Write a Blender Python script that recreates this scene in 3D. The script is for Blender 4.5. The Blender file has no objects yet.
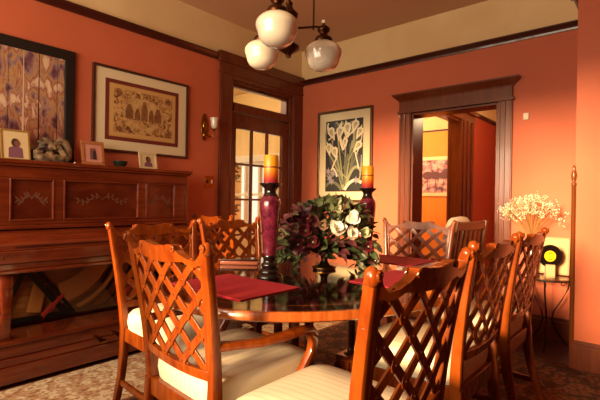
import bpy, math, random
from mathutils import Vector, Matrix
PI = math.pi
random.seed(7)
sc = bpy.context.scene
C = sc.collection

# ------------------------------------------------------------------ camera
cam_d = bpy.data.cameras.new('camera'); cam = bpy.data.objects.new('camera', cam_d); C.objects.link(cam)
cam_d.sensor_width = 36; cam_d.lens = 430/600*36; cam_d.clip_start = 0.02
fw = Vector((.758, .652, 0)).normalized(); rt = Vector((fw.y, -fw.x, 0)); up = Vector((0, 0, 1))
roll = .016
r2 = rt*math.cos(roll)+up*math.sin(roll); u2 = up*math.cos(roll)-rt*math.sin(roll)
M = Matrix((( r2.x, u2.x, -fw.x, -4.10), (r2.y, u2.y, -fw.y, -3.53), (r2.z, u2.z, -fw.z, 1.14), (0, 0, 0, 1)))
cam.matrix_world = M
cam_d.dof.use_dof = False
sc.camera = cam

# ------------------------------------------------------------------ light
w = bpy.data.worlds.new('world'); sc.world = w; w.use_nodes = True
bg = w.node_tree.nodes['Background']; bg.inputs[0].default_value = (1, .82, .60, 1); bg.inputs[1].default_value = 1.3

def lamp(name, kind, loc, energy, color, rot=None, size=1, size_y=None, target=None):
    l = bpy.data.lights.new(name, kind); l.energy = energy; l.color = color
    if kind == 'AREA':
        l.shape = 'RECTANGLE'; l.size = size; l.size_y = size_y or size
    elif kind == 'SUN': l.angle = size
    else: l.shadow_soft_size = size
    o = bpy.data.objects.new(name, l); C.objects.link(o); o.location = loc
    if target is not None:
        d = Vector(target)-Vector(loc); o.rotation_euler = d.to_track_quat('-Z', 'Y').to_euler()
    return o
SA = math.radians(-1.5)
sd = Vector((math.cos(SA), math.sin(SA), -math.tan(math.radians(9.5)))).normalized()
lamp('sun', 'SUN', (-9, -4, 2), 12.5, (1, .63, .31), size=math.radians(10), target=Vector((-9, -4, 2))+sd)
lamp('window_daylight', 'AREA', (-5.12, -1.75, 1.75), 92, (1, .80, .56), size=2.5, size_y=1.0, target=(-1.0, -1.0, 2.2))  # added area fill inside the unseen opening, aimed up to brighten the left wall
sc.view_settings.view_transform = 'Standard'; sc.view_settings.look = 'None'
sc.view_settings.exposure = 0.0; sc.view_settings.gamma = 1; sc.view_settings.use_curve_mapping = False

# ------------------------------------------------------------------ helpers
def hexc(h):
    h = h.lstrip('#'); c = [int(h[i:i+2], 16)/255 for i in (0, 2, 4)]
    return tuple(((x/12.92) if x <= .04045 else ((x+.055)/1.055)**2.4) for x in c)+(1,)

def mat(name, col, rough=.5, metal=0, coat=0, spec=.5, noise=None, bump=0, nscale=30, trans=0, emis=None, sheen=0):
    """noise=(second colour, scale, (sx,sy,sz)): blends to a second colour with stretched noise"""
    m = bpy.data.materials.new(name); m.use_nodes = True
    nt = m.node_tree; N = nt.nodes; L = nt.links; b = N['Principled BSDF']
    col = hexc(col) if isinstance(col, str) else col
    b.inputs['Base Color'].default_value = col
    b.inputs['Roughness'].default_value = rough; b.inputs['Metallic'].default_value = metal
    b.inputs['Coat Weight'].default_value = coat; b.inputs['Coat Roughness'].default_value = .08
    b.inputs['Specular IOR Level'].default_value = spec
    b.inputs['Transmission Weight'].default_value = trans
    if sheen: b.inputs['Sheen Weight'].default_value = sheen
    tc = N.new('ShaderNodeTexCoord')
    if emis:
        b.inputs['Emission Color'].default_value = hexc(emis[0]); b.inputs['Emission Strength'].default_value = emis[1]
    if noise:
        c2, s, st = noise
        mp = N.new('ShaderNodeMapping'); mp.inputs['Scale'].default_value = st
        nz = N.new('ShaderNodeTexNoise'); nz.inputs['Scale'].default_value = s; nz.inputs['Detail'].default_value = 6
        nz.inputs['Distortion'].default_value = .6
        rp = N.new('ShaderNodeValToRGB')
        rp.color_ramp.elements[0].position = .35; rp.color_ramp.elements[1].position = .68
        rp.color_ramp.elements[0].color = col; rp.color_ramp.elements[1].color = hexc(c2)
        L.new(tc.outputs['Object'], mp.inputs[0]); L.new(mp.outputs[0], nz.inputs[0])
        L.new(nz.outputs['Fac'], rp.inputs[0]); L.new(rp.outputs[0], b.inputs['Base Color'])
    if bump:
        nb = N.new('ShaderNodeTexNoise'); nb.inputs['Scale'].default_value = nscale; nb.inputs['Detail'].default_value = 4
        bp = N.new('ShaderNodeBump'); bp.inputs['Strength'].default_value = bump; bp.inputs['Distance'].default_value = .01
        L.new(tc.outputs['Object'], nb.inputs[0]); L.new(nb.outputs['Fac'], bp.inputs['Height']); L.new(bp.outputs[0], b.inputs['Normal'])
    return m

def ramp_mat(name, build, rough=.5, coat=0):
    m = bpy.data.materials.new(name); m.use_nodes = True
    b = m.node_tree.nodes['Principled BSDF']; b.inputs['Roughness'].default_value = rough; b.inputs['Coat Weight'].default_value = coat
    out = build(m.node_tree, m.node_tree.nodes, m.node_tree.links)
    m.node_tree.links.new(out, b.inputs['Base Color'])
    return m

class MB:
    def __init__(s): s.v = []; s.f = []; s.m = []
    def add(s, vs, fs, mi=0):
        k = len(s.v); s.v += [tuple(p) for p in vs]; s.f += [tuple(i+k for i in f) for f in fs]; s.m += [mi]*len(fs); return s
    def box(s, x0, x1, y0, y1, z0, z1, mi=0, T=None):
        vs = [Vector((x, y, z)) for z in (z0, z1) for y in (y0, y1) for x in (x0, x1)]
        if T is not None: vs = [T @ p for p in vs]
        return s.add(vs, [(0, 2, 3, 1), (4, 5, 7, 6), (0, 1, 5, 4), (2, 6, 7, 3), (0, 4, 6, 2), (1, 3, 7, 5)], mi)
    def lathe(s, prof, n=24, c=(0, 0, 0), mi=0, T=None, caps=True):
        vs = []; fs = []
        for (r, z) in prof:
            for i in range(n):
                a = 2*PI*i/n; p = Vector((r*math.cos(a), r*math.sin(a), z))
                if T is not None: p = T @ p
                vs.append(p+Vector(c))
        m = len(prof)
        for j in range(m-1):
            for i in range(n):
                k = (i+1) % n; fs.append((j*n+i, j*n+k, (j+1)*n+k, (j+1)*n+i))
        if caps:
            fs.append(tuple(reversed(range(n)))); fs.append(tuple((m-1)*n+i for i in range(n)))
        return s.add(vs, fs, mi)
    def sweep(s, path, size, side=(0, 1, 0), mi=0, round_=.35, caps=True):
        """size: list of (a,b) full widths along side and along the third axis, or one pair"""
        P = [Vector(p) for p in path]; n = len(P); side = Vector(side)
        if not isinstance(size, list): size = [size]*n
        prof = []
        for (cx, cy, a0) in ((1, 1, 0), (-1, 1, 90), (-1, -1, 180), (1, -1, 270)):
            for k in range(3):
                a = math.radians(a0+45*k)
                prof.append((cx*(1-round_)+round_*math.cos(a), cy*(1-round_)+round_*math.sin(a)))
        m = len(prof); vs = []; fs = []
        for i, p in enumerate(P):
            t = (P[min(i+1, n-1)]-P[max(i-1, 0)]).normalized()
            sv = (side-t*side.dot(t)).normalized(); nv = t.cross(sv)
            a, b = size[i]
            for (q, r) in prof: vs.append(p+sv*(q*a/2)+nv*(r*b/2))
        for i in range(n-1):
            for k in range(m):
                l = (k+1) % m; fs.append((i*m+k, i*m+l, (i+1)*m+l, (i+1)*m+k))
        if caps: fs.append(tuple(reversed(range(m)))); fs.append(tuple((n-1)*m+k for k in range(m)))
        return s.add(vs, fs, mi)
    def tube(s, path, r, n=8, mi=0):
        P = [Vector(p) for p in path]; m = len(P); vs = []; fs = []
        rr = r if isinstance(r, list) else [r]*m
        for i, p in enumerate(P):
            t = (P[min(i+1, m-1)]-P[max(i-1, 0)]).normalized()
            a = Vector((0, 0, 1)) if abs(t.z) < .9 else Vector((1, 0, 0))
            x = t.cross(a).normalized(); y = t.cross(x)
            for k in range(n):
                q = 2*PI*k/n; vs.append(p+x*(rr[i]*math.cos(q))+y*(rr[i]*math.sin(q)))
        for i in range(m-1):
            for k in range(n):
                l = (k+1) % n; fs.append((i*n+k, i*n+l, (i+1)*n+l, (i+1)*n+k))
        fs.append(tuple(reversed(range(n)))); fs.append(tuple((m-1)*n+k for k in range(n)))
        return s.add(vs, fs, mi)
    def prism(s, poly, fn, d0, d1, mi=0):
        """poly in 2D, fn(a,b,d)->point; extruded between depths d0,d1"""
        n = len(poly); vs = [fn(a, b, d0) for a, b in poly]+[fn(a, b, d1) for a, b in poly]
        fs = [tuple(reversed(range(n))), tuple(range(n, 2*n))]
        for i in range(n):
            j = (i+1) % n; fs.append((i, j, n+j, n+i))
        return s.add(vs, fs, mi)
    def strip(s, tops, bots, fn, d0, d1, mi=0):
        """band between two polylines of (a,b), thick d0..d1"""
        n = len(tops); vs = []
        for i in range(n):
            vs += [fn(*bots[i], d0), fn(*tops[i], d0), fn(*tops[i], d1), fn(*bots[i], d1)]
        fs = [(0, 1, 2, 3), tuple((n-1)*4+k for k in (3, 2, 1, 0))]
        for i in range(n-1):
            for k in range(4):
                l = (k+1) % 4; fs.append((i*4+k, (i+1)*4+k, (i+1)*4+l, i*4+l))
        return s.add(vs, fs, mi)
    def ball(s, c, r, n=12, m=8, mi=0, T=None):
        if not hasattr(r, '__len__'): r = (r, r, r)
        vs = []; fs = []
        for j in range(m+1):
            th = PI*j/m
            for i in range(n):
                a = 2*PI*i/n; p = Vector((r[0]*math.sin(th)*math.cos(a), r[1]*math.sin(th)*math.sin(a), r[2]*math.cos(th)))
                if T is not None: p = T @ p
                vs.append(p+Vector(c))
        for j in range(m):
            for i in range(n):
                k = (i+1) % n; fs.append((j*n+i, (j+1)*n+i, (j+1)*n+k, j*n+k))
        return s.add(vs, fs, mi)
    def build(s, name, mats, parent=None, bevel=0, smooth=True, loc=None, label=None, rot=None, fixn=True, angle=40):
        me = bpy.data.meshes.new(name); me.from_pydata(s.v, [], s.f)
        if not isinstance(mats, (list, tuple)): mats = [mats]
        for m in mats: me.materials.append(m)
        me.polygons.foreach_set('material_index', s.m)
        if fixn:
            import bmesh
            bm = bmesh.new(); bm.from_mesh(me); bmesh.ops.recalc_face_normals(bm, faces=bm.faces); bm.to_mesh(me); bm.free()
        if smooth:
            me.shade_smooth(); me.set_sharp_from_angle(angle=math.radians(angle))
        o = bpy.data.objects.new(name, me); C.objects.link(o)
        if parent is not None: o.parent = parent
        if loc is not None: o.location = loc
        if rot is not None: o.rotation_euler = rot
        if bevel:
            bv = o.modifiers.new('bevel', 'BEVEL'); bv.width = bevel; bv.segments = 2; bv.limit_method = 'ANGLE'; bv.angle_limit = math.radians(40)
        if label: o['label'] = label
        return o

def thing(name, label, cat, loc=(0, 0, 0), rz=0, group=None):
    o = bpy.data.objects.new(name, None); C.objects.link(o); o.location = loc; o.rotation_euler = (0, 0, rz)
    o.empty_display_size = .1
    o['label'] = label; o['category'] = cat
    if group: o['group'] = group
    return o
def tag(o, label, cat, group=None):
    o['label'] = label; o['category'] = cat
    if group: o['group'] = group
    return o
def struct(o): o['kind'] = 'structure'; return o
def copy_tree(o, parent=None):
    kids = [k for k in C.objects if k.parent == o]
    c = o.copy(); C.objects.link(c)
    if parent is not None: c.parent = parent
    for k in kids: copy_tree(k, c)
    return c

# ------------------------------------------------------------------ materials
WALL = mat('coral_wall', '#C66644', .62, noise=('#BB5E3C', 1.2, (1, 1, 1)), bump=.05, nscale=60)
FRIEZE = mat('cream_frieze', '#E4C896', .7, noise=('#D8B884', 1.5, (1, 1, 1)))
CEIL = mat('tan_ceiling', '#C8A07A', .75)
TRIM = mat('varnished_trim', '#5A2410', .32, coat=.3, noise=('#703214', 5, (6, 6, .7)))
TRIMD = mat('dark_rail_trim', '#3C120A', .35, coat=.3)
CHAIRW = mat('mahogany_chair', '#8E4410', .25, coat=.2, spec=.35, noise=('#6E2A08', 7, (4, 4, 1)))
PIANOW = mat('piano_mahogany', '#5A1E0C', .25, coat=.5, noise=('#722E12', 6, (.6, 3, 5)))
PIANOD = mat('piano_dark', '#2E0D06', .35, coat=.4)
BLACK = mat('black_iron', '#120C0A', .45)
BRASS = mat('aged_brass', '#9A6A2A', .28, metal=1)
BRASSD = mat('dark_bronze', '#4A2A16', .35, metal=.9)
GOLD = mat('gold_frame', '#B08A4A', .4, metal=.5)
OPAL = mat('opal_glass', '#DCD2BE', .12, coat=.6)
CREAM = mat('mat_board', '#D8C7A0', .8)
WHITE = mat('white_paint', '#E6DCC8', .7)

def seat_nodes(nt, N, L):
    tc = N.new('ShaderNodeTexCoord'); mp = N.new('ShaderNodeMapping'); mp.inputs['Scale'].default_value = (0, 1, 0)
    wv = N.new('ShaderNodeTexWave'); wv.bands_direction = 'Y'; wv.inputs['Scale'].default_value = 11; wv.inputs['Distortion'].default_value = 0
    rp = N.new('ShaderNodeValToRGB'); e = rp.color_ramp.elements
    e[0].position = .0; e[0].color = hexc('#E2D5B0'); e[1].position = .4; e[1].color = hexc('#EEE4C8')
    L.new(tc.outputs['Object'], mp.inputs[0]); L.new(mp.outputs[0], wv.inputs[0]); L.new(wv.outputs['Fac'], rp.inputs[0])
    return rp.outputs[0]
SEAT = ramp_mat('striped_seat_fabric', seat_nodes, .75)
STUD = mat('carved_stud', '#5A2008', .3, coat=.5)

# ------------------------------------------------------------------ room shell
H = 3.0
def box(name, x0, x1, y0, y1, z0, z1, m, bevel=0, parent=None):
    return MB().box(x0, x1, y0, y1, z0, z1).build(name, m, parent, bevel=bevel, smooth=False)
RX0 = -5.4; RY0 = -6.4
def floor_nodes(nt, N, L):
    tc = N.new('ShaderNodeTexCoord'); mp = N.new('ShaderNodeMapping')
    br = N.new('ShaderNodeTexBrick'); br.inputs['Scale'].default_value = 1; br.inputs['Brick Width'].default_value = 1.6
    br.inputs['Row Height'].default_value = .075; br.inputs['Mortar Size'].default_value = .002
    br.inputs['Color1'].default_value = hexc('#3E1209'); br.inputs['Color2'].default_value = hexc('#4C180B'); br.inputs['Mortar'].default_value = hexc('#200A05')
    L.new(tc.outputs['Object'], mp.inputs[0]); L.new(mp.outputs[0], br.inputs[0]); return br.outputs[0]
FLOOR = ramp_mat('red_brown_floorboards', floor_nodes, .4, .1)
struct(MB().box(RX0, 4.42, RY0, .16, -.1, 0).box(-4.12, 1.24, .16, 2.72, -.1, 0).box(1.24, 4.42, .16, 1.35, -.1, 0).build('floor', FLOOR, smooth=False))
struct(MB().box(RX0, .18, RY0, .16, H, H+.1).box(.18, 4.42, RY0, .16, H, H+.1, 1).box(-4.12, 1.24, .16, 2.72, H, H+.1, 1).box(1.24, 4.42, .16, 1.35, H, H+.1, 1).build('ceiling', [CEIL, FRIEZE], smooth=False))

# left wall (plane y=0) with the glazed door opening x -1.15..-.17, z 0..2.42
FZ = 2.60
def wall_split(name, segs, matlow=WALL, mathigh=FRIEZE):
    b = MB()
    for (x0, x1, y0, y1, z0, z1) in segs:
        if z0 < FZ < z1:
            b.box(x0, x1, y0, y1, z0, FZ, 0); b.box(x0, x1, y0, y1, FZ, z1, 1)
        else: b.box(x0, x1, y0, y1, z0, z1, 1 if z0 >= FZ else 0)
    return struct(b.build(name, [matlow, mathigh], smooth=False))
DX0, DX1, DZ = -1.14, -.18, 2.40
wall_split('wall_left', [(RX0, DX0, 0, .16, 0, H), (DX1, 0, 0, .16, 0, H), (DX0, DX1, 0, .16, DZ, H)])
OY0, OY1, OZ = -2.35, -1.505, 2.05
wall_split('wall_right', [(0, .18, OY1, .16, 0, H), (0, .18, -3.2, OY0, 0, H), (0, .18, OY0, OY1, OZ, H)])
BX, BY = -.585, -3.03
wall_split('wall_chimney', [(BX, .18, RY0, BY, 0, H)])
# unseen wall behind the viewer; opening shaped to bound the sun, pier added for shade
wall_split('wall_back', [(RX0, RX0+.15, RY0, -3.22, 0, H), (RX0, RX0+.15, -.4, 0, 0, H), (RX0, RX0+.15, -3.22, -.4, 2.55, H), (RX0, RX0+.15, -3.22, -.4, 0, .80), (RX0, RX0+.15, -2.12, -1.74, .80, 2.55)])

wall_split('wall_front', [(RX0, BX, RY0-.15, RY0, 0, H)])
# picture rails with a sloped profile
def rail(name, p0, p1, out, z0=2.565, z1=2.625, m=TRIMD):
    p0 = Vector(p0); p1 = Vector(p1); out = Vector(out)
    prof = [(0, z0), (.014, z0), (.018, z0+.015), (.028, z0+.03), (.045, z1-.012), (.045, z1), (0, z1)]
    vs = []; n = len(prof)
    for p in (p0, p1):
        for (d, z) in prof: vs.append(Vector((p.x, p.y, z))+out*d)
    fs = [tuple(range(n)), tuple(reversed(range(n, 2*n)))]+[(i, (i+1) % n, n+(i+1) % n, n+i) for i in range(n)]
    return struct(MB().add(vs, fs).build(name, m, smooth=False))
rail('trim_1', (RX0+.15, 0), (-1.30, 0), (0, -1, 0))
rail('trim_2', (0, -.0), (0, -3.05), (-1, 0, 0))
rail('trim_3', (BX, RY0), (BX, BY+.045), (-1, 0, 0))
rail('trim_4', (BX-.045, BY), (0, BY), (0, 1, 0))
def baseboard(name, x0, x1, y0, y1, z=.2):
    b = MB().box(x0, x1, y0, y1, 0, z-.03)
    cx, cy = (x0+x1)/2, (y0+y1)/2
    if abs(x1-x0) < abs(y1-y0): b.box(x0+.006 if x1 >= 0 else x0, x1, y0, y1, z-.03, z)
    else: b.box(x0, x1, y0+.006, y1, z-.03, z)
    return struct(b.build(name, TRIM, bevel=.003, smooth=False))
baseboard('baseboard_left', RX0+.15, -1.30, -.022, 0)
baseboard('baseboard_right', -.022, 0, OY1+.13, -.02)
baseboard('baseboard_right', -.022, 0, -3.05, OY0-.13)
struct(MB().box(BX-.022, BX, RY0, BY+.02, 0, .17).box(BX-.016, BX, RY0, BY+.016, .17, .2).build('baseboard_chimney', TRIM, bevel=.003, smooth=False))

# ---- left door: casing, transom, glazed leaf
b = MB()
b.box(-1.30, DX0, -.03, 0, 0, 2.60); b.box(DX1, -.002, -.03, 0, 0, 2.60)
b.box(-1.285, -1.27, -.036, -.03, 0, 2.40); b.box(-1.165, -1.15, -.036, -.03, 0, 2.40)
b.box(DX1+.012, DX1+.027, -.036, -.03, 0, 2.4)
b.box(DX0, DX1, -.03, 0, DZ, 2.60)
b.box(-1.33, -.002, -.05, 0, 2.555, 2.66); b.box(-1.31, -.002, -.042, 0, 2.44, 2.465)
b.box(DX0, DX0+.03, 0, .16, 0, DZ); b.box(DX1-.03, DX1, 0, .16, 0, DZ); b.box(DX0+.03, DX1-.03, 0, .16, DZ-.03, DZ)
b.box(DX0+.03, DX1-.03, -.015, .12, 2.075, 2.15)   # transom bar
struct(b.build('trim_5', TRIM, bevel=.003, smooth=False))
GLASS = bpy.data.materials.new('clear_glass'); GLASS.use_nodes = True
nt = GLASS.node_tree; nt.nodes.clear(); o_ = nt.nodes.new('ShaderNodeOutputMaterial'); mx = nt.nodes.new('ShaderNodeMixShader')
tr = nt.nodes.new('ShaderNodeBsdfTransparent'); gl = nt.nodes.new('ShaderNodeBsdfGlossy'); gl.inputs['Roughness'].default_value = .02
lw_ = nt.nodes.new('ShaderNodeLayerWeight'); pw_ = nt.nodes.new('ShaderNodeMath'); pw_.operation = 'POWER'; pw_.inputs[1].default_value = 3.5
fr = nt.nodes.new('ShaderNodeMath'); fr.operation = 'MULTIPLY_ADD'; fr.inputs[1].default_value = .8; fr.inputs[2].default_value = .04
nt.links.new(lw_.outputs['Facing'], pw_.inputs[0]); nt.links.new(pw_.outputs[0], fr.inputs[0])
nt.links.new(fr.outputs[0], mx.inputs[0]); nt.links.new(tr.outputs[0], mx.inputs[1]); nt.links.new(gl.outputs[0], mx.inputs[2]); nt.links.new(mx.outputs[0], o_.inputs[0])
def pane(name, x0, x1, y, z0, z1, parent=None):
    return MB().box(x0, x1, y, y+.004, z0, z1).build(name, GLASS, parent, smooth=False)
# transom window
tw = thing('window_1', 'horizontal transom window above the glazed door', 'window'); struct(tw)
b = MB(); X0, X1, Z0, Z1 = DX0+.03, DX1-.03, 2.15, 2.37
b.box(X0, X1, .03, .06, Z0, Z0+.03); b.box(X0, X1, .03, .06, Z1-.025, Z1); b.box(X0, X0+.03, .03, .06, Z0+.03, Z1-.025); b.box(X1-.03, X1, .03, .06, Z0+.03, Z1-.025)
b.build('window_frame', TRIM, tw, bevel=.003, smooth=False)
pane('window_pane', X0+.03, X1-.03, .043, Z0+.03, Z1-.025, tw)
MB().box(-.70, -.64, .0, .03, 2.345, 2.37).build('latch', BRASSD, tw, bevel=.003)
dr = thing('door_1', 'glazed wooden door with small panes', 'door'); struct(dr)
b = MB(); X0, X1, Z1 = DX0+.032, DX1-.032, 2.07; g0, g1, h0, h1 = -1.045, -.315, .52, 1.905
b.box(X0, g0, .02, .065, .01, Z1); b.box(g1, X1, .02, .065, .01, Z1); b.box(g0, g1, .02, .065, h1, Z1); b.box(g0, g1, .02, .065, .01, h0)
b.box(g0+.06, g1-.06, .012, .02, .12, .42)
b.build('door_leaf', TRIM, dr, bevel=.003, smooth=False)
b = MB(); cw = (g1-g0)/3; rh = (h1-h0)/3.6
xs = [g0+cw*k for k in (1, 2)]
zs = [h1-.385*k for k in (1, 2, 3)]
for x in xs: b.box(x-.011, x+.011, .025, .06, h0, h1)
for z in zs: b.box(g0, g1, .0255, .0595, z-.011, z+.011)
b.build('muntin', TRIM, dr, smooth=False)
xe = [g0]+xs+[g1]; ze = [h1]+zs+[h0]
for i in range(3):
    for j in range(4):
        pane('pane', xe[i]+.011*(i > 0), xe[i+1]-.011*(i < 2), .042, ze[j+1]+.011*(j < 3), ze[j]-.011*(j > 0), dr)
MB().lathe([(.0, 0), (.027, .0), (.03, .012), (.022, .03), (.01, .035), (.01, .05), (0, .05)], 16, (-.245, .02, .95), T=Matrix.Rotation(-PI/2, 3, 'X') @ Matrix.Scale(-1, 3)).build('door_knob', BRASS, dr)
for z in (.3, 1.1, 1.85):
    MB().tube([(X1, .012, z-.05), (X1, .012, z+.05)], .008).build('hinge', BRASSD, dr)

# ---- right cased opening
b = MB()
b.box(-.028, 0, OY1, OY1+.13, 0, 2.05); b.box(-.028, 0, OY0-.12, OY0, 0, 2.05)
for y in (OY1+.008, OY1+.055, OY1+.105): b.box(-.036, -.028, y, y+.014, .25, 2.05)
for y in (OY0-.022, OY0-.065, OY0-.112): b.box(-.036, -.028, y, y+.014, .25, 2.05)
b.box(-.045, 0, OY1-.005, OY1+.135, 0, .24); b.box(-.045, 0, OY0-.125, OY0+.005, 0, .24)
b.box(-.032, 0, OY0-.12, OY1+.13, 2.05, 2.19)
b.box(-.05, 0, OY0-.135, OY1+.145, 2.05, 2.075)
b.box(-.002, .2, OY1-.02, OY1, 0, OZ); b.box(-.002, .2, OY0, OY0+.02, 0, OZ); b.box(-.002, .2, OY0+.02, OY1-.02, OZ-.02, OZ)
b.box(.2, .23, OY1-.02, OY1+.12, 0, OZ+.1); b.box(.2, .23, OY0-.12, OY0+.02, 0, OZ+.1)
# crown, flaring outward
ya, yb = OY0-.12, OY1+.13
for (d0, d1, e0, e1, z0, z1) in ((.032, .038, .0, .006, 2.17, 2.185), (.038, .085, .006, .06, 2.185, 2.235), (.09, .09, .062, .062, 2.235, 2.25)):
    b.add([(-d0, ya-e0, z0), (0, ya-e0, z0), (0, yb+e0, z0), (-d0, yb+e0, z0), (-d1, ya-e1, z1), (0, ya-e1, z1), (0, yb+e1, z1), (-d1, yb+e1, z1)],
          [(0, 1, 2, 3), (7, 6, 5, 4), (0, 4, 5, 1), (1, 5, 6, 2), (2, 6, 7, 3), (3, 7, 4, 0)])
struct(b.build('trim_6', TRIM, bevel=.002, smooth=False))
tag(MB().box(-.006, .012, OY1-.026, OY1-.0205, 1.53, 1.62).build('strike_plate', BRASS, bevel=.001), 'small brass strike plate on the inner jamb of the cased opening', 'plate')

# corner guard: slim turned wooden bead on the outside corner
b = MB(); prof = [(.0, .02), (.014, .02), (.014, 1.27)]
prof += [(.017, 1.275), (.017, 1.285), (.010, 1.295), (.010, 1.30), (.016, 1.32), (.018, 1.345), (.014, 1.37), (.008, 1.385), (.011, 1.395), (.006, 1.41), (0, 1.415)]
struct(b.lathe(prof, 16, (BX-.006, BY+.008, 0), caps=False).build('trim_7', mat('light_oak', '#6E3A14', .35, coat=.3)))

# ---- rooms beyond the cased opening (hall and the next room)
HW = mat('hall_orange_wall', '#E0902E', .65); HR = mat('hall_red_wall', '#B4482A', .65)
def wallbox(name, *a, m1=HW): return wall_split(name, [a], m1)
wall_split('wall_hall', [(.23, .5, -1.06, -.92, 0, H), (.5, 2.55, -1.06, -.92, 2.42, H), (2.55, 4.3, -1.06, -.92, 0, H)], HR)
wall_split('wall_hall_end', [(4.3, 4.42, -3.6, -.92, 0, H)], HR)
wall_split('wall_hall_near', [(.18, 4.3, -3.7, -3.6, 0, H)], HR)
wall_split('wall_parlour', [(4.3, 4.42, -.92, 1.25, 0, H)], HW)
wall_split('wall_parlour_side', [(1.24, 4.42, 1.25, 1.35, 0, H)], HW)
wall_split('wall_parlour_near', [(1.24, 1.34, -.92, 1.25, 0, H)], HW)
rail('trim_8', (2.55, -1.06), (4.3, -1.06), (0, -1, 0))
rail('trim_9', (4.3, -3.6), (4.3, -1.06), (-1, 0, 0))
rail('trim_10', (4.3, -.92), (4.3, 1.25), (-1, 0, 0), z0=2.57, z1=2.6)
b = MB()
b.box(2.52, 2.55, -1.06, -.92, 0, 2.42); b.box(2.5, 3.05, -1.10, -1.06, 0, 2.42); b.box(2.55, 2.62, -1.12, -1.10, 0, 2.42); b.box(2.72, 2.78, -1.12, -1.10, 0, 2.42); b.box(2.9, 2.98, -1.12, -1.10, 0, 2.42)
b.box(.5, .53, -1.06, -.92, 0, 2.42); b.box(.53, 2.52, -1.06, -.92, 2.39, 2.42); b.box(.35, 3.1, -1.10, -1.06, 2.42, 2.54); b.box(.33, 3.15, -1.15, -1.06, 2.54, 2.58); b.box(.3, .52, -1.10, -1.06, 0, 2.42)
b.box(2.5, 2.7, -.92, -.88, 0, 2.42)
struct(b.build('trim_11', TRIM, bevel=.004, smooth=False))
lamp('hall_lamp', 'POINT', (2.2, -2.2, 2.5), 70, (1, .68, .38), size=.12)  # unseen fill light added to brighten the hall walls
lamp('parlour_lamp', 'POINT', (2.9, .5, 2.3), 130, (1, .72, .40), size=.15)  # added fill for the far orange wall, no fixture modelled

# ---- sunroom beyond the glazed door
SW = mat('sunroom_cream', '#E2C48A', .7)
b = MB(); Y = 2.6
for (x0, x1, z0, z1) in ((-4, 1.0, 0, .55), (-4, 1.0, 2.3, H), (-4, -1.0, .55, 2.3), (-.05, .12, .55, 2.3), (.95, 1.0, .55, 2.3)):
    b.box(x0, x1, Y, Y+.12, z0, z1)
struct(b.build('wall_sunroom', SW, smooth=False))
struct(MB().box(1.0, 1.24, .16, 1.38, 0, H).box(1.0, 1.24, 2.5, 2.72, 0, H).box(1.0, 1.24, 1.38, 2.5, 0, .7).box(1.0, 1.24, 1.38, 2.5, 1.78, H).build('wall_sunroom_side', SW, smooth=False))
b = MB()
for (y0, y1) in ((1.38, 1.43), (1.75, 1.79), (2.10, 2.14), (2.45, 2.5)): b.box(.98, 1.05, y0, y1, .7, 1.78)
for z in (.7, 1.20, 1.73): b.box(.985, 1.045, 1.38, 2.5, z, z+.04)
b.box(.97, 1.0, 1.30, 1.38, .6, 1.88); b.box(.97, 1.0, 2.5, 2.58, .6, 1.88); b.box(.965, 1.0, 1.28, 2.6, 1.78, 1.9)
struct(b.build('window_4', WHITE, smooth=False))
struct(box('wall_sunroom_end', -4.12, -4, .16, 2.72, 0, H, SW))
for k, (x0, x1) in enumerate(((-1.0, -.05), (.12, .95))):
    b = MB(); fx = WHITE
    b.box(x0, x0+.05, Y-.02, Y+.05, .55, 2.3); b.box(x1-.05, x1, Y-.02, Y+.05, .55, 2.3); b.box(x0+.05, x1-.05, Y-.02, Y+.05, .55, .62); b.box(x0+.05, x1-.05, Y-.02, Y+.05, 2.23, 2.3)
    xm = (x0+x1)/2
    b.box(xm-.015, xm+.015, Y, Y+.04, .62, 2.23); b.box(x0+.05, x1-.05, Y+.001, Y+.039, 1.4, 1.44)
    struct(b.build('window_%d' % (k+2), WHITE, bevel=.003, smooth=False))
lamp('sunroom_lamp', 'POINT', (-.9, 1.3, 2.7), 90, (1, .8, .5), size=.15)  # fill light added so the sunroom walls read bright through the panes

# ------------------------------------------------------------------ rug
def rug_nodes(nt, N, L, c4=('#A0644A', '#D8C6A0', '#E0D2AE', '#C2A078'), c2=('#FFFFFF', '#B88A66')):
    tc = N.new('ShaderNodeTexCoord')
    vo = N.new('ShaderNodeTexVoronoi'); vo.inputs['Scale'].default_value = 15
    n1 = N.new('ShaderNodeTexNoise'); n1.inputs['Scale'].default_value = 40; n1.inputs['Detail'].default_value = 3
    L.new(tc.outputs['Object'], vo.inputs[0]); L.new(tc.outputs['Object'], n1.inputs[0])
    r1 = N.new('ShaderNodeValToRGB'); e = r1.color_ramp.elements
    e[0].position = .08; e[0].color = hexc(c4[0]); e[1].position = .16; e[1].color = hexc(c4[1])
    k = e.new(.42); k.color = hexc(c4[2]); k = e.new(.60); k.color = hexc(c4[3])
    r2 = N.new('ShaderNodeValToRGB'); e = r2.color_ramp.elements
    e[0].position = .50; e[0].color = hexc(c2[0]); e[1].position = .62; e[1].color = hexc(c2[1])
    mx = N.new('ShaderNodeMix'); mx.data_type = 'RGBA'; mx.blend_type = 'MULTIPLY'; mx.inputs[0].default_value = .8
    L.new(vo.outputs['Distance'], r1.inputs[0]); L.new(n1.outputs['Fac'], r2.inputs[0])
    L.new(r1.outputs[0], mx.inputs[6]); L.new(r2.outputs[0], mx.inputs[7]); return mx.outputs[2]
RUG = ramp_mat('oriental_rug', rug_nodes, .95)
RUGB = mat('rug_border', '#5A2418', .95, noise=('#8A6038', 22, (1, 1, 1)))
rg = thing('area_rug', 'cream and rust patterned oriental rug spread under the dining table', 'rug', (-2.4, -2.45, 0))
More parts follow.
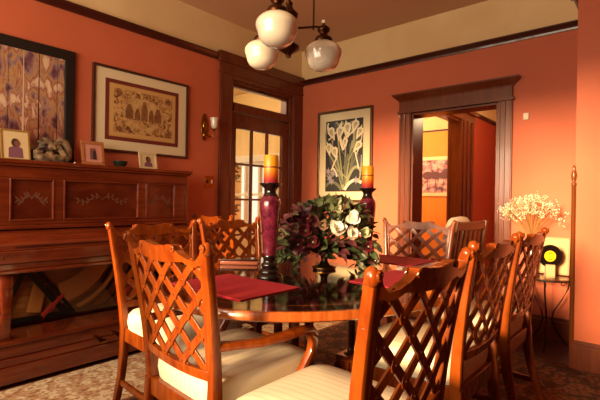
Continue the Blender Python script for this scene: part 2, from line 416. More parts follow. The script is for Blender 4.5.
RUGF = ramp_mat('rug_field', lambda nt, N, L: rug_nodes(nt, N, L, ('#3A1810', '#6A3420', '#7A5434', '#4A2A1A'), ('#FFFFFF', '#8A6A4A')), .95)  # darker pattern colours, partly the dim light on this area put into the rug
MB().box(-1.9, 1.85, -1.85, 1.20, 0, .006).build('field', RUGF, rg, smooth=False)
MB().box(-1.9, 1.85, 1.235, 1.84, 0, .006).build('border', RUG, rg, smooth=False)
MB().box(-1.9, 1.85, 1.20, 1.235, 0, .006).build('guard_stripe', RUGB, rg, smooth=False)
# ------------------------------------------------------------------ dining table
TX, TY, TA, TB = -2.28, -2.17, .91, .68
TT = .76
TOP = mat('ebonised_mahogany', '#1E0A06', .07, coat=1, spec=.6, noise=('#2C100A', 4, (1, 5, 1)))
RIM = mat('mahogany_rim', '#8E4416', .25, coat=.6, noise=('#B0602A', 9, (5, 5, .3)))
INLAY = mat('satinwood_inlay', '#A0602A', .25, coat=.6)
tb = thing('dining_table', 'oval dark polished dining table with an orange-brown rim', 'table', (TX, TY, 0))
def ring(a, b_, z, n=96): return [Vector((a*math.cos(2*PI*i/n), b_*math.sin(2*PI*i/n), z)) for i in range(n)]
def rings(b, lst, mi, cap0=False, cap1=False, n=96):
    vs = []; fs = []
    for (da, z) in lst: vs += ring(TA+da, TB+da, z)
    for j in range(len(lst)-1):
        for i in range(n):
            k = (i+1) % n; fs.append((j*n+i, j*n+k, (j+1)*n+k, (j+1)*n+i))
    if cap0: fs.append(tuple(reversed(range(n))))
    if cap1: fs.append(tuple((len(lst)-1)*n+i for i in range(n)))
    b.add(vs, fs, mi)
b = MB()
rings(b, [(-.03, TT-.036), (-.008, TT-.036), (0, TT-.030), (0, TT-.006), (-.005, TT)], 1, cap0=True)
rings(b, [(-.005, TT), (-.02, TT)], 1); rings(b, [(-.02, TT), (-.095, TT)], 0); rings(b, [(-.095, TT), (-.101, TT)], 2); rings(b, [(-.101, TT), (-.3, TT)], 0, cap1=True)
b.build('tabletop', [TOP, RIM, INLAY], tb, angle=50)
b = MB(); rings(b, [(-.38, TT-.09), (-.365, TT-.085), (-.365, TT-.036)], 0, cap0=True)
b.build('apron', CHAIRW, tb)
DKW = mat('dark_mahogany', '#4A1A0C', .3, coat=.5)
for px in (-.27, .36):
    b = MB()
    for k in range(4):
        a = PI/4+k*PI/2; cx, cy = px+.075*math.cos(a), .075*math.sin(a)
        b.lathe([(0, .24), (.024, .24), (.024, .27), (.016, .28), (.021, .32), (.021, .56), (.016, .60), (.026, .62), (.026, .67), (0, .67)], 14, (cx, cy, 0), caps=False)
    b.box(px-.12, px+.12, -.12, .12, .19, .24); b.box(px-.13, px+.13, -.13, .13, .655, .672)
    ped = b.build('pedestal', DKW, tb, bevel=.004)
    for k in range(4):
        a = PI/4+k*PI/2; d = Vector((math.cos(a), math.sin(a), 0)); path = []
        for (r, z) in ((.09, .21), (.17, .215), (.25, .18), (.31, .11), (.35, .05), (.39, .03)): path.append(d*r*(.60)+Vector((px, 0, z+.002)))
        MB().sweep(path, [(.05, .06), (.05, .06), (.045, .05), (.04, .042), (.04, .036), (.05, .04)], side=(-d.y, d.x, 0)).build('foot', DKW, ped)

# ------------------------------------------------------------------ chairs
EAR = 1.0
def backx(z, y=0):
    t = max(0, (z-.46)/.54)
    return -.235-.075*t**1.5+0.0*y - .022*(1-min(1, (y/.26)**2))*min(1, t*2+.3)
def halfw(z): return .205+.05*(z-.46)/.54
def top_profile(t):
    a = abs(t)
    pts = [(0, .976), (.20, .980), (.34, .986), (.40, .984), (.45, .968), (.54, .956), (.68, .946), (.80, .944), (.88, .958), (.94, .984), (1.0, .998), (1.06, .99)]
    for i in range(len(pts)-1):
        if a <= pts[i+1][0]:
            f = (a-pts[i][0])/(pts[i+1][0]-pts[i][0]); f = f*f*(3-2*f); return pts[i][1]*(1-f)+pts[i+1][1]*f
    return pts[-1][1]
def bot_profile(t):
    a = abs(t)
    return .931-.008*math.cos(a*PI*1.2) - .012*max(0, (a-.6)/.4) + .03*max(0, (a-.9)/.1)
def make_chair(name, label, group, arms=False):
    t = thing(name, label, 'chair', group=group)
    # legs
    for s in (1, -1):
        path = [(-.345, .20*s, 0), (-.315, .20*s, .08), (-.275, .20*s, .2), (-.247, .203*s, .33), (-.237, .205*s, .46)]
        MB().sweep(path, [(.032, .03), (.033, .032), (.035, .036), (.036, .044), (.036, .046)]).build('leg', CHAIRW, t)
        MB().sweep([(.215, .235*s, 0), (.215, .235*s, .2), (.215, .235*s, .463)], [(.036, .036), (.038, .038), (.044, .044)], round_=.15).build('leg', CHAIRW, t)
        # stiles
        path = [(backx(z)+.0, halfw(z)*s, z) for z in (.46, .55, .65, .75, .85, .92, .965)]
        path = [(-.235-.075*max(0, (p[2]-.46)/.54)**1.5, p[1], p[2]) for p in path]
        MB().sweep(path, [(.038, .044), (.036, .04), (.034, .036), (.033, .033), (.032, .03), (.032, .03), (.032, .028)], round_=.45).build('stile', CHAIRW, t)
        # side rail and stretcher
        MB().add([(-.235, (.20-.012)*s, .395), (-.235, (.20+.012)*s, .395), (.215, (.235+.012)*s, .395), (.215, (.235-.012)*s, .395),
                  (-.235, (.20-.012)*s, .465), (-.235, (.20+.012)*s, .465), (.215, (.235+.012)*s, .465), (.215, (.235-.012)*s, .465)],
                 [(0, 1, 2, 3), (7, 6, 5, 4), (0, 4, 5, 1), (1, 5, 6, 2), (2, 6, 7, 3), (3, 7, 4, 0)]).build('seat_rail', CHAIRW, t, bevel=.003)
        MB().sweep([(-.285, .2*s, .17), (.215, .235*s, .17)], (.018, .03)).build('stretcher', CHAIRW, t)
    MB().box(.203, .228, -.22, .22, .395, .465).build('seat_rail', CHAIRW, t, bevel=.003)
    MB().box(-.25, -.225, -.19, .19, .395, .46).build('seat_rail', CHAIRW, t, bevel=.003)
    MB().sweep([(-.03, -.215, .17), (-.03, .215, .17)], (.018, .03), side=(1, 0, 0)).build('stretcher', CHAIRW, t)
    # cushion
    n = 22; vs = []; fs = []
    lv = [(.0, .46), (1.0, .46), (1.03, .497), (1.01, .535), (.94, .555), (.75, .569), (.45, .576), (.15, .578)]
    N_ = 48
    for (r, z) in lv:
        for i in range(N_):
            a = 2*PI*i/N_; ca, sa = math.cos(a), math.sin(a); e = .28
            cx = math.copysign(abs(ca)**e, ca); sy = math.copysign(abs(sa)**e, sa)
            x = -.012+.218*cx*r; wdt = .213+.024*(x+.23)/.46
            vs.append((x, wdt*sy*r, z))
    for j in range(len(lv)-1):
        for i in range(N_):
            k = (i+1) % N_; fs.append((j*N_+i, j*N_+k, (j+1)*N_+k, (j+1)*N_+i))
    fs.append(tuple((len(lv)-1)*N_+i for i in range(N_)))
    MB().add(vs, fs).build('seat_cushion', SEAT, t, angle=60)
    # crest rail
    fn = lambda y, z, d: Vector((backx(z, y)+d, y, z))
    K = 60; tops = []; bots = []
    for i in range(K+1):
        q = -1.0+2.0*i/K; tops.append((q*.262, top_profile(q))); bots.append((q*.262, min(bot_profile(q), top_profile(q)-.02)))
    cr = MB().strip(tops, bots, fn, -.012, .016)
    for s in (1, -1):
        cr.ball((backx(.98, .26)-.002, .262*s, .982), (.018, .015, .022), 14, 10)
        cr.tube([(backx(.99, .26)-.018, s*(.262-.010*(1-q/12)*math.cos(q)), .984+.013*(1-q/12)*math.sin(q)) for q in [k*PI/6 for k in range(18)]], .0035, 6)
    for k in (-1, 1):
        for xo in (-.013, .016): cr.tube([(backx(.975, .11)+xo, k*(.108-.011*(1-q/14)*math.cos(q)), .972+.010*(1-q/14)*math.sin(q)) for q in [j*PI/6 for j in range(16)]], .003, 6)
    cr.build('crest_rail', CHAIRW, t, bevel=.004)
    # lower rail of the back
    tops = []; bots = []
    for i in range(13):
        y = -.205+.41*i/12; tops.append((y, .598-.012*(1-(y/.2)**2))); bots.append((y, .564-.010*(1-(y/.2)**2)))
    MB().strip(tops, bots, fn, -.011, .013).build('lower_rail', CHAIRW, t, bevel=.003)
    # lattice
    la = MB(); P_ = .120; Q_ = .112; z0 = .575; z1 = .935
    zc = .762
    def bar(y0, sgn):
        pts = []
        M_ = 40
        for i in range(M_+1):
            z = z0+(z1-z0)*i/M_; y = y0+sgn*(z-zc)*P_/Q_
            if abs(y) <= halfw(z)-.004: pts.append((y, z))
        if len(pts) < 4: return
        pts = pts[::4]+([pts[-1]] if (len(pts)-1) % 4 else [])
        if len(pts) < 2: return
        path = [fn(y, z, .001 if sgn > 0 else -.0005) for y, z in pts]
        la.sweep(path, (.0275, .007), side=(0, Q_, -sgn*P_), round_=.18)
    for k in range(-8, 9):
        bar(k*P_, 1); bar(k*P_, -1)
    for i in range(-8, 9):
        for j in range(-8, 9):
            y = i*P_/2; z = zc+j*Q_/2
            if (i+j) % 2 == 0 and z0 < z < z1 and abs(y) < halfw(z)-.002:
                T = Matrix.Rotation(PI/2, 3, 'Y')
                la.lathe([(0, -.0050), (.0195, -.0045), (.0205, 0), (.0195, .0045), (0, .0050)], 8, fn(y, z, 0), T=T, caps=False)
                if abs(y) < halfw(z)-.02:
                    la.ball(fn(y, z, -.005), (.003, .0035, .0035), 8, 4, mi=1); la.ball(fn(y, z, .005), (.003, .0035, .0035), 8, 4, mi=1)
    for s in (1, -1):
        pts = [fn(s*(halfw(z)-.018), z, 0) for z in (.575, .65, .75, .85, .93)]
        la.sweep(pts, (.016, .018), round_=.25)
    la.build('lattice', [CHAIRW, STUD], t)
    if arms:
        for s in (1, -1):
            path = [(-.255, .222*s, .675), (-.19, .238*s, .672), (-.10, .258*s, .665), (0, .270*s, .668), (.08, .272*s, .672), (.13, .268*s, .664), (.155, .265*s, .640)]
            MB().sweep(path, [(.03, .03), (.036, .026), (.042, .024), (.046, .024), (.046, .026), (.042, .028), (.034, .026)], round_=.5).build('armrest', CHAIRW, t)
            path = [(.125, .267*s, .655), (.145, .267*s, .62), (.14, .265*s, .58), (.105, .262*s, .53), (.075, .258*s, .48), (.065, .252*s, .43), (.07, .248*s, .385)]
            MB().sweep(path, [(.03, .03), (.03, .034), (.03, .034), (.03, .036), (.03, .04), (.026, .042), (.02, .04)], round_=.5).build('arm_support', CHAIRW, t)
    return t
GR = 'lattice-back dining chairs around the table'
def place(o, x, y, rz): o.location = (x, y, .0085); o.rotation_euler = (0, 0, math.radians(rz))
EO = .31
def ears(x, y, deg):   # chair origin from the centre between its ears
    a = math.radians(deg); return (x+EO*math.cos(a), y+EO*math.sin(a), deg)
armc = make_chair('dining_armchair', 'lattice-back armchair at the near left end of the table, lit bright orange by the sun', GR, arms=True)
place(armc, *ears(-3.31, -2.25, -4))
ch = make_chair('dining_chair', 'big lattice-back chair nearest the viewer, right of centre, its back turned to us', GR)
place(ch, *ears(-3.10, -3.088, 90))
for (x, y, d, lb) in (
    (-2.35, -3.03, 90, 'lattice-back chair in the middle of the right-hand row of three'),
    (-1.68, -3.01, 90, 'lattice-back chair at the far end of the right-hand row, nearest the baby\'s breath'),
    (-2.80, -1.34, -90, 'lattice-back chair directly behind the sunlit armchair, back to the piano'),
    (-2.13, -1.20, -90, 'lattice-back chair left of the front candlestick, before the glazed door'),
    (-1.03, -2.08, 193, 'lattice-back chair at the far head of the table before the cased opening'),
    (-1.80, -.56, 0, 'dark lattice-back chair off the table, at the right end of the piano')):
    c = copy_tree(ch); c['label'] = lb; place(c, *ears(x, y, d))

# ------------------------------------------------------------------ placemats
def mat_nodes(nt, N, L):
    tc = N.new('ShaderNodeTexCoord'); wv = N.new('ShaderNodeTexWave'); wv.bands_direction = 'X'; wv.inputs['Scale'].default_value = 90
    wv.inputs['Distortion'].default_value = 1
    rp = N.new('ShaderNodeValToRGB'); rp.color_ramp.elements[0].color = hexc('#96142A'); rp.color_ramp.elements[1].color = hexc('#C82A3C')
    L.new(tc.outputs['Object'], wv.inputs[0]); L.new(wv.outputs['Fac'], rp.inputs[0]); return rp.outputs[0]
PM = ramp_mat('crimson_ribbed_cloth', mat_nodes, .8)
def placemat(x, y, rz, lb, lx=.17, ly=.235):
    b = MB().box(-lx, lx, -ly, ly, 0, .004)
    o = b.build('placemat', PM, loc=(x, y, TT+.0005), rot=(0, 0, math.radians(rz)), bevel=.0012, smooth=False)
    tag(o, lb, 'placemat', 'red ribbed placemats on the table')
placemat(-2.86, -2.09, 0, 'red ribbed placemat on the left end of the table before the sunlit armchair')
placemat(-1.585, -2.15, 0, 'red ribbed placemat at the far end of the table beyond the flowers')
placemat(-2.19, -2.54, 90, 'red ribbed placemat seen through the lattice of the chair nearest the viewer', .15, .225)

# ------------------------------------------------------------------ candlesticks and candles
RASP = mat('raspberry_lacquer', '#4E1228', .2, coat=.6, noise=('#862C44', 34, (1, 1, 1)))
BLK = mat('black_gloss', '#15100E', .2, coat=.6)
def candle_nodes(nt, N, L):
    tc = N.new('ShaderNodeTexCoord'); sp = N.new('ShaderNodeSeparateXYZ'); L.new(tc.outputs['Object'], sp.inputs[0])
    mr = N.new('ShaderNodeMapRange'); mr.inputs[1].default_value = 0; mr.inputs[2].default_value = .14; L.new(sp.outputs[2], mr.inputs[0])
    rp = N.new('ShaderNodeValToRGB'); e = rp.color_ramp.elements
    e[0].position = 0; e[0].color = hexc('#7E2240'); e[1].position = 1; e[1].color = hexc('#E8A020')
    for (p, c) in ((.16, '#B8342E'), (.32, '#E06A1A'), (.48, '#EE9A1C'), (.55, '#F0A61E'), (.565, '#8A3A10'), (.60, '#8A3A10'), (.615, '#EDA01C')):
        k = e.new(p); k.color = hexc(c)
    L.new(mr.outputs[0], rp.inputs[0]); return rp.outputs[0]
CANDLE = ramp_mat('banded_wax', candle_nodes, .45, .2)
def candlestick(x, y, lb, lc):
    t = thing('candlestick', lb, 'candle holder', (x, y, TT+.0005), group='raspberry candlesticks on the table')
    MB().lathe([(0, 0), (.062, 0), (.064, .008), (.060, .018), (.050, .024), (.052, .034), (.046, .044), (.036, .050), (.040, .060), (.040, .070), (.030, .078), (.028, .092), (.034, .100), (.030, .112), (0, .112)], 32, caps=False).build('base', BLK, t, angle=70)
    MB().lathe([(0, .112), (.030, .112), (.033, .14), (.038, .20), (.044, .27), (.050, .33), (.051, .36), (.046, .385), (.034, .398), (0, .398)], 32, caps=False).build('body', RASP, t, angle=70)
    MB().lathe([(0, .398), (.036, .398), (.032, .406), (.027, .418), (.030, .432), (.044, .444), (.053, .452), (.053, .458), (.044, .458), (.040, .452), (0, .452)], 32, caps=False).build('cup', BLK, t, angle=70)
    c = thing('pillar_candle', lc, 'candle', (x, y, TT+.0005+.4525), group='banded pillar candles')
    MB().lathe([(0, 0), (.034, 0), (.036, .003), (.0355, .135), (.033, .140), (.024, .137), (0, .134)], 32, caps=False).build('wax', CANDLE, c, angle=70)
    MB().tube([(0, 0, .133), (.001, 0, .14), (.003, 0, .147)], .0012, 6).build('wick', BLACK, c)
candlestick(-2.62, -2.07, 'raspberry and black baluster candlestick standing left of the flowers', 'yellow to plum pillar candle on the candlestick left of the flowers')
candlestick(-1.84, -2.13, 'raspberry and black baluster candlestick standing right of the flowers, half hidden', 'yellow to plum pillar candle on the candlestick right of the flowers')

# ------------------------------------------------------------------ floral centrepiece
def leaf(b, base, d, ln, wd, mi=0, curl=.25, nrm=None):
    d = Vector(d).normalized(); n = Vector(nrm) if nrm is not None else Vector((random.uniform(-1, 1), random.uniform(-1, 1), random.uniform(.2, 1)))
    s = d.cross(n).normalized(); n = s.cross(d).normalized(); base = Vector(base)
    pr = ((0, .12), (.2, .72), (.45, 1), (.7, .8), (.88, .42), (1, .03)); vs = []; fs = []
    for (t, w_) in pr:
        c = base+d*(ln*t)-n*(curl*ln*t*t)
        for q in (-1, 0, 1): vs.append(c+s*(q*wd/2*w_)+n*(abs(q)*wd*.16*w_))
    for i in range(len(pr)-1):
        for k in (0, 1): fs.append((i*3+k, i*3+k+1, (i+1)*3+k+1, (i+1)*3+k))
    b.add(vs, fs, mi)
L1 = mat('sage_leaf', '#7A8458', .5, noise=('#566040', 18, (1, 1, 1))); L2 = mat('dark_leaf', '#3A4A2C', .45, noise=('#525E3A', 20, (1, 1, 1)))
L3 = mat('plum_leaf', '#5A2A34', .45, noise=('#7E4A4A', 20, (1, 1, 1))); L4 = mat('grey_green_leaf', '#A8AC88', .55)
PET = mat('white_petal', '#EFE8DC', .55); PKT = mat('cream_blossom', '#8E6E58', .55); BURG = mat('burgundy_petal', '#561420', .5)
fl = thing('flower_arrangement', 'silk flower arrangement with white magnolias and plum leaves in a dark pedestal bowl', 'flowers', (-2.20, -2.08, TT+.0005))
MB().lathe([(0, 0), (.062, 0), (.064, .008), (.055, .016), (.030, .026), (.018, .045), (.020, .07), (.045, .085), (.09, .105), (.115, .135), (.12, .15), (.112, .15), (.08, .115), (0, .10)], 32, caps=False).build('bowl', [mat('bronze_bowl', '#2E1A10', .3, metal=.4)], fl, angle=70)
MB().lathe([(.063, .006), (.067, .008), (.067, .013), (.062, .015)], 32, caps=False).build('gilt_band', BRASS, fl)
rnd = random.Random(3)
# direction basis of the picture plane: long axis of the bouquet
ax = Vector((.652, -.758, 0)); dp = Vector((.758, .652, 0)); uz = Vector((0, 0, 1))
b = MB(); stems = MB()
for i in range(620):
    a = rnd.uniform(0, 2*PI); r = rnd.random()**.4; e = rnd.uniform(-.45, 1)
    sh_ = math.sqrt(max(0, 1-abs(e)**2.2))
    hx = .285*math.cos(a)*(.35+.65*sh_)*r; hy = .17*math.sin(a)*(.35+.65*sh_)*r
    hz = .200+(e*.182 if e > 0 else e*.26)-.05*(hx/.28)**2 + .05*(hx/.28)*(e > 0)
    p = ax*(hx-.005)+dp*hy+uz*hz
    d = (p-uz*.13).normalized()+Vector((rnd.uniform(-.6, .6), rnd.uniform(-.6, .6), rnd.uniform(-.4, .6)))
    side_ = hx/.28
    if e < -.1: k = rnd.choice((1, 1, 2, 2, 0))
    elif side_ < -.15: k = rnd.choice((1, 2, 2, 2, 0))
    else: k = rnd.choice((0, 0, 0, 1, 3, 3, 2))
    random.seed(i); ln = rnd.uniform(.045, .085)
    leaf(b, p-d.normalized()*ln*.5, d, ln, ln*rnd.uniform(.55, .8), k, rnd.uniform(.05, .5))
# trailing sprigs
for (dx, z, n_) in ((.24, .12, 14), (.27, .05, 10), (-.23, .08, 16), (.20, .04, 12), (-.16, .06, 14), (-.25, .14, 10)):
    for k in range(n_):
        p = ax*(dx+rnd.uniform(-.03, .03))+dp*rnd.uniform(-.08, .02)+uz*max(.03, z+rnd.uniform(-.05, .10))
        leaf(b, p, (rnd.uniform(-.5, .5), rnd.uniform(-.5, .5), -rnd.random()*.4), rnd.uniform(.04, .07), .03, rnd.choice((0, 1, 2, 3)), .3)
b.v = [(x, y, max(z, .004)) for x, y, z in b.v]
b.build('foliage', [L1, L2, L3, L4], fl, fixn=False)
for k in range(26):
    a = rnd.uniform(0, 2*PI); p = ax*(.19*math.cos(a))+dp*(.13*math.sin(a))+uz*rnd.uniform(.2, .3)
    stems.tube([(0, 0, .12), p*.5+uz*.05, p], .0022, 5)
stems.build('stems', L2, fl)
def magnolia(c, s=1.0, m=PET, n=6, face=(-.6, -.5, .5)):
    b = MB(); f = Vector(face).normalized(); a0 = f.orthogonal().normalized(); b0 = f.cross(a0); c = Vector(c)
    for k in range(n):
        q = 2*PI*k/n+.2; d = a0*math.cos(q)+b0*math.sin(q)
        leaf(b, c, d+f*(.95 if k % 2 else .30), .056*s, .056*s, 0, -.35, nrm=f)
    b.ball(c+f*.008, .009*s, 8, 6, mi=1)
    return b.build('blossom', [m, L4], fl, fixn=False)
fr_ = -dp
magnolia(ax*.05+fr_*.185+uz*.225, 1.05, face=(-.5, -.6, .5)); magnolia(ax*.14+fr_*.165+uz*.285, .9, face=(-.8, -.4, .3)); magnolia(ax*.125+fr_*.175+uz*.21, .85, face=(-.4, -.8, .2))
for (x, z, s, m) in ((-.16, .235, .7, PKT), (-.235, .20, .6, PKT), (-.02, .25, .75, PKT), (.06, .33, .6, L4), (.2, .21, .8, L4), (-.11, .22, .9, BURG), (-.145, .15, .9, BURG), (-.07, .16, .9, BURG), (-.1, .28, .7, BURG), (.22, .14, .8, BURG), (-.19, .27, .5, BURG)):
    magnolia(ax*x+fr_*(.17-.25*abs(x)*.5)+uz*z, s*.85, m, 7, face=(-.7, -.6, rnd.uniform(0, .5)))

# brown lidded box on the far side of the table
bx_ = thing('lidded_box', 'long low glossy brown lidded box on the table behind the left candlestick', 'box', (-2.42, -1.63, TT+.0005), math.radians(-50))
MB().box(-.11, .11, -.04, .04, 0, .022).build('body', mat('box_brown', '#7A4636', .2, coat=.8), bx_, bevel=.006)
MB().box(-.113, .113, -.043, .043, .0235, .034).build('lid', mat('box_dark', '#2A1410', .15, coat=.8), bx_, bevel=.004)

# ------------------------------------------------------------------ upright piano
pn = thing('upright_piano', 'reddish mahogany upright piano with its lower panel open showing strings', 'piano', (-2.64, 0, .02))
HWP = .752
def pb(name, boxes, m, bevel=.004, parent=pn, label=None):
    b = MB()
    for q in boxes: b.box(*q)
    return b.build(name, m, parent, bevel=bevel, smooth=False, label=label)
pb('side_panel', [(-HWP+.03, -HWP+.06, -.37, -.03, .0, 1.31)], PIANOW)
pb('side_panel', [(HWP-.06, HWP-.03, -.37, -.03, .0, 1.31)], PIANOW)
pb('lid', [(-HWP, HWP, -.405, -.02, 1.325, 1.35), (-HWP+.012, HWP-.012, -.392, -.03, 1.308, 1.3255)], PIANOW, .005)
FY = -.37
rails_ = [(-HWP+.06, HWP-.06, FY, FY+.03, 1.235, 1.308), (-HWP+.06, HWP-.06, FY, FY+.03, .93, .955)]
pans = [(-.60, -.335), (-.28, .275), (.33, .60)]
edges = [-HWP+.06]+[e for p in pans for e in p]+[HWP-.06]
for k in range(0, len(edges), 2): rails_.append((edges[k], edges[k+1], FY, FY+.03, .955, 1.235))
pb('upper_frame', rails_, PIANOW)
CARVE = mat('carved_panel', '#5A2010', .35, coat=.4, noise=('#8A6A48', 14, (1, 1, 1.4)), bump=.0)
PPAN = mat('piano_panel', '#4E180A', .22, coat=.6, noise=('#66280F', 5, (1, 1, 3)))
for (x0, x1) in pans:
    p = pb('front_panel', [(x0, x1, FY+.018, FY+.026, .955, 1.235)], PPAN, 0)
    b = MB()
    # bevelled moulding
    for (a, c_, z0, z1) in ((x0, x0+.014, .955, 1.235), (x1-.014, x1, .955, 1.235), (x0+.014, x1-.014, .955, .969), (x0+.014, x1-.014, 1.221, 1.235)):
        b.box(a, c_, FY-.006, FY+.019, z0, z1)
    b.build('moulding', PIANOW, p, bevel=.005, smooth=False)
    # incised carved spray
    b = MB(); cx = (x0+x1)/2; sc_ = (x1-x0)*.36
    for s in (1, -1):
        pts = [Vector((cx+s*sc_*t, FY+.0175, 1.10+.030*math.sin(t*7)*(1-t*.5))) for t in [k/12 for k in range(13)]]
        b.tube(pts, .0022, 6)
        for k in range(2, 12, 2):
            for q in (-1, 1):
                leaf(b, pts[k], (s*.6, 0, q*.8), .028, .012, 0, 0, nrm=(0, -1, 0))
    b.build('carving', mat('carving_highlight', '#6E4432', .4), p, fixn=False)  # one even brown for the carved sprays
pb('music_shelf', [(-HWP+.03, HWP-.03, -.40, -.33, .905, .93)], PIANOW)
# fallboard (closed, sloping) and key block
b = MB(); x0, x1 = -HWP+.03, HWP-.03
pr = [(-.335, .905), (-.40, .895), (-.47, .875), (-.55, .835), (-.565, .82), (-.565, .80), (-.335, .80)]
b.add([(x, y, z) for x in (x0, x1) for (y, z) in pr], [tuple(range(7)), tuple(reversed(range(7, 14)))]+[(i, (i+1) % 7, 7+(i+1) % 7, 7+i) for i in range(7)])
b.build('fallboard', PIANOW, pn, bevel=.003, smooth=False)
MB().tube([(-.62, -.567, .812), (.62, -.567, .812)], .004, 6).build('hinge', PIANOD, pn)
pb('key_bed', [(-HWP+.0, HWP-.0, -.59, -.33, .715, .79), (-HWP+.01, HWP-.01, -.575, -.33, .675, .715), (-HWP, HWP, -.60, -.33, .655, .675), (-HWP+.02, HWP-.02, -.572, -.34, .79, .80)], PIANOW, .005)
for x in (-.69, -.05): MB().lathe([(0, 0), (.006, 0), (.004, .008), (0, .010)], 10, (x, -.59, .755), T=Matrix.Rotation(PI/2, 3, 'X'), caps=False).build('knob', BRASS, pn)
# front columns carrying the key bed
for x in (-.655, .655):
    MB().sweep([(x, -.50, .25), (x, -.52, .30), (x, -.545, .42), (x, -.545, .52), (x, -.52, .62), (x, -.50, .655)], [(.075, .07), (.06, .05), (.05, .045), (.06, .055), (.08, .07), (.09, .08)], side=(1, 0, 0), round_=.5).build('leg', PIANOW, pn)
# plinth
pb('plinth', [(-HWP, HWP, -.585, -.03, .0, .10), (-HWP+.02, HWP-.02, -.565, -.33, .10, .145), (-HWP+.03, HWP-.03, -.545, -.50, .145, .225), (-HWP, HWP, -.57, -.28, .225, .25)], PIANOW, .005)
for x in (-.13, .0, .13):
    MB().sweep([(x, -.54, .165), (x, -.60, .165), (x, -.65, .158), (x, -.685, .152)], [(.022, .010), (.022, .010), (.04, .010), (.044, .010)], side=(1, 0, 0), round_=.5).build('pedal', BRASS, pn)
# interior: soundboard, iron plate, bridge, strings, felt
SB = mat('soundboard', '#8A4A20', .4, noise=('#B87438', 5, (1, 1, 6)))
pb('soundboard', [(-HWP+.06, HWP-.06, -.12, -.10, .25, .655)], SB, 0)
b = MB(); yp = -.18
def seg(p, q, w_, th=.025, y=yp, bb=None, mi=0): (bb or b).sweep([(p[0], y, p[1]), ((p[0]+q[0])/2, y, (p[1]+q[1])/2), (q[0], y, q[1])], (w_, th), side=(q[1]-p[1], 0, -(q[0]-p[0])), mi=mi, round_=.3)
seg((-.46, .64), (-.18, .26), .035); seg((-.40, .64), (-.12, .26), .022); seg((-.44, .62), (-.62, .26), .03);  seg((.62, .26), (.50, .64), .03)
b.box(-.68, .68, yp-.012, yp+.012, .25, .285); b.box(-.68, .68, yp-.012, yp+.012, .63, .655)
def arc(r_, a0, a1, cx=-.27, cz=.78): return [(cx+r_*math.cos(math.radians(a0+(a1-a0)*i/16)), yp-.004, cz+r_*math.sin(math.radians(a0+(a1-a0)*i/16))) for i in range(17)]
for (r_, a0, a1) in ((.475, -78, -20), (.545, -68, -14), (.62, -58, -12)): b.sweep(arc(r_, a0, a1), (.02, .018), side=(0, 1, 0))
b.build('iron_plate', BLACK, pn)
b = MB(); b.sweep([(x, y+.02, z) for x, y, z in arc(.37, -82, -22)], (.03, .15), side=(0, 1, 0)); b.sweep([(x, y+.012, z) for x, y, z in arc(.51, -70, -16)], (.02, .03), side=(0, 1, 0)); seg((-.66, .60), (-.60, .30), .10, .03, yp+.03, b); seg((-.38, .30), (-.34, .50), .09, .02, yp+.035, b)
b.build('bridge', mat('maple_bridge', '#CC8440', .35, coat=.3), pn)
FELT = mat('red_felt', '#A82A18', .9)
for (q0, q1) in (((-.34, .27), (-.20, .41)), ((.20, .27), (.34, .42))):
    b = MB(); seg(q0, q1, .03, .02, yp-.004, b); b.build('felt', FELT, pn)
for k in range(24):
    x = -.36+k*.013
    MB().tube([(x, yp-.03, .64), (x+.25, yp-.03, .26)], .0019, 4).build('string', mat('copper_string', '#D09060', .4, metal=.6) if k == 0 else bpy.data.materials['copper_string'], pn)

# ------------------------------------------------------------------ pictures
def frame(t, w_, h_, fw_, depth, m, axis, extra=None):
    """frame in local x (width) / z (height), facing -y"""
    b = MB()
    b.box(-w_/2, w_/2, -depth, 0, h_-fw_, h_); b.box(-w_/2, w_/2, -depth, 0, 0, fw_)
    b.box(-w_/2, -w_/2+fw_, -depth, 0, fw_, h_-fw_); b.box(w_/2-fw_, w_/2, -depth, 0, fw_, h_-fw_)
    return b.build('frame', m, t, bevel=min(.006, fw_*.2), smooth=False)
def flat(b, poly, y, mi):   # thin raised polygon in the x/z plane
    b.prism(poly, lambda a, c, d: Vector((a, d, c)), y, y+.0006, mi)

# large abstract painting
def paint_nodes(nt, N, L):
    tc = N.new('ShaderNodeTexCoord'); mp = N.new('ShaderNodeMapping'); mp.inputs['Scale'].default_value = (2.6, 1, 1.1)
    n1 = N.new('ShaderNodeTexNoise'); n1.inputs['Scale'].default_value = 6; n1.inputs['Detail'].default_value = 9; n1.inputs['Distortion'].default_value = .4
    rp = N.new('ShaderNodeValToRGB'); e = rp.color_ramp.elements
    e[0].position = .30; e[0].color = hexc('#3A1E1E'); e[1].position = .75; e[1].color = hexc('#D9C2A8')
    for (p, c) in ((.38, '#6A4050'), (.44, '#8E7478'), (.50, '#B08A5A'), (.55, '#8E5048'), (.61, '#C8B098')):
        k = e.new(p); k.color = hexc(c)
    L.new(tc.outputs['Object'], mp.inputs[0]); L.new(mp.outputs[0], n1.inputs[0]); L.new(n1.outputs['Fac'], rp.inputs[0])
    # trunks
    sp = N.new('ShaderNodeSeparateXYZ'); L.new(tc.outputs['Object'], sp.inputs[0])
    mr = N.new('ShaderNodeMapRange'); mr.inputs[1].default_value = 0; mr.inputs[2].default_value = .75; L.new(sp.outputs[2], mr.inputs[0])
    r3 = N.new('ShaderNodeValToRGB'); e = r3.color_ramp.elements; e[0].color = hexc('#5A2A3A'); e[0].position = .1; e[1].color = hexc('#FFF2E0'); e[1].position = .55
    k = e.new(.25); k.color = hexc('#C06A3A')
    L.new(mr.outputs[0], r3.inputs[0])
    mx = N.new('ShaderNodeMix'); mx.data_type = 'RGBA'; mx.blend_type = 'MULTIPLY'; mx.inputs[0].default_value = .7
    L.new(rp.outputs[0], mx.inputs[6]); L.new(r3.outputs[0], mx.inputs[7]); return mx.outputs[2]
PAINT = ramp_mat('woodland_canvas', paint_nodes, .5)
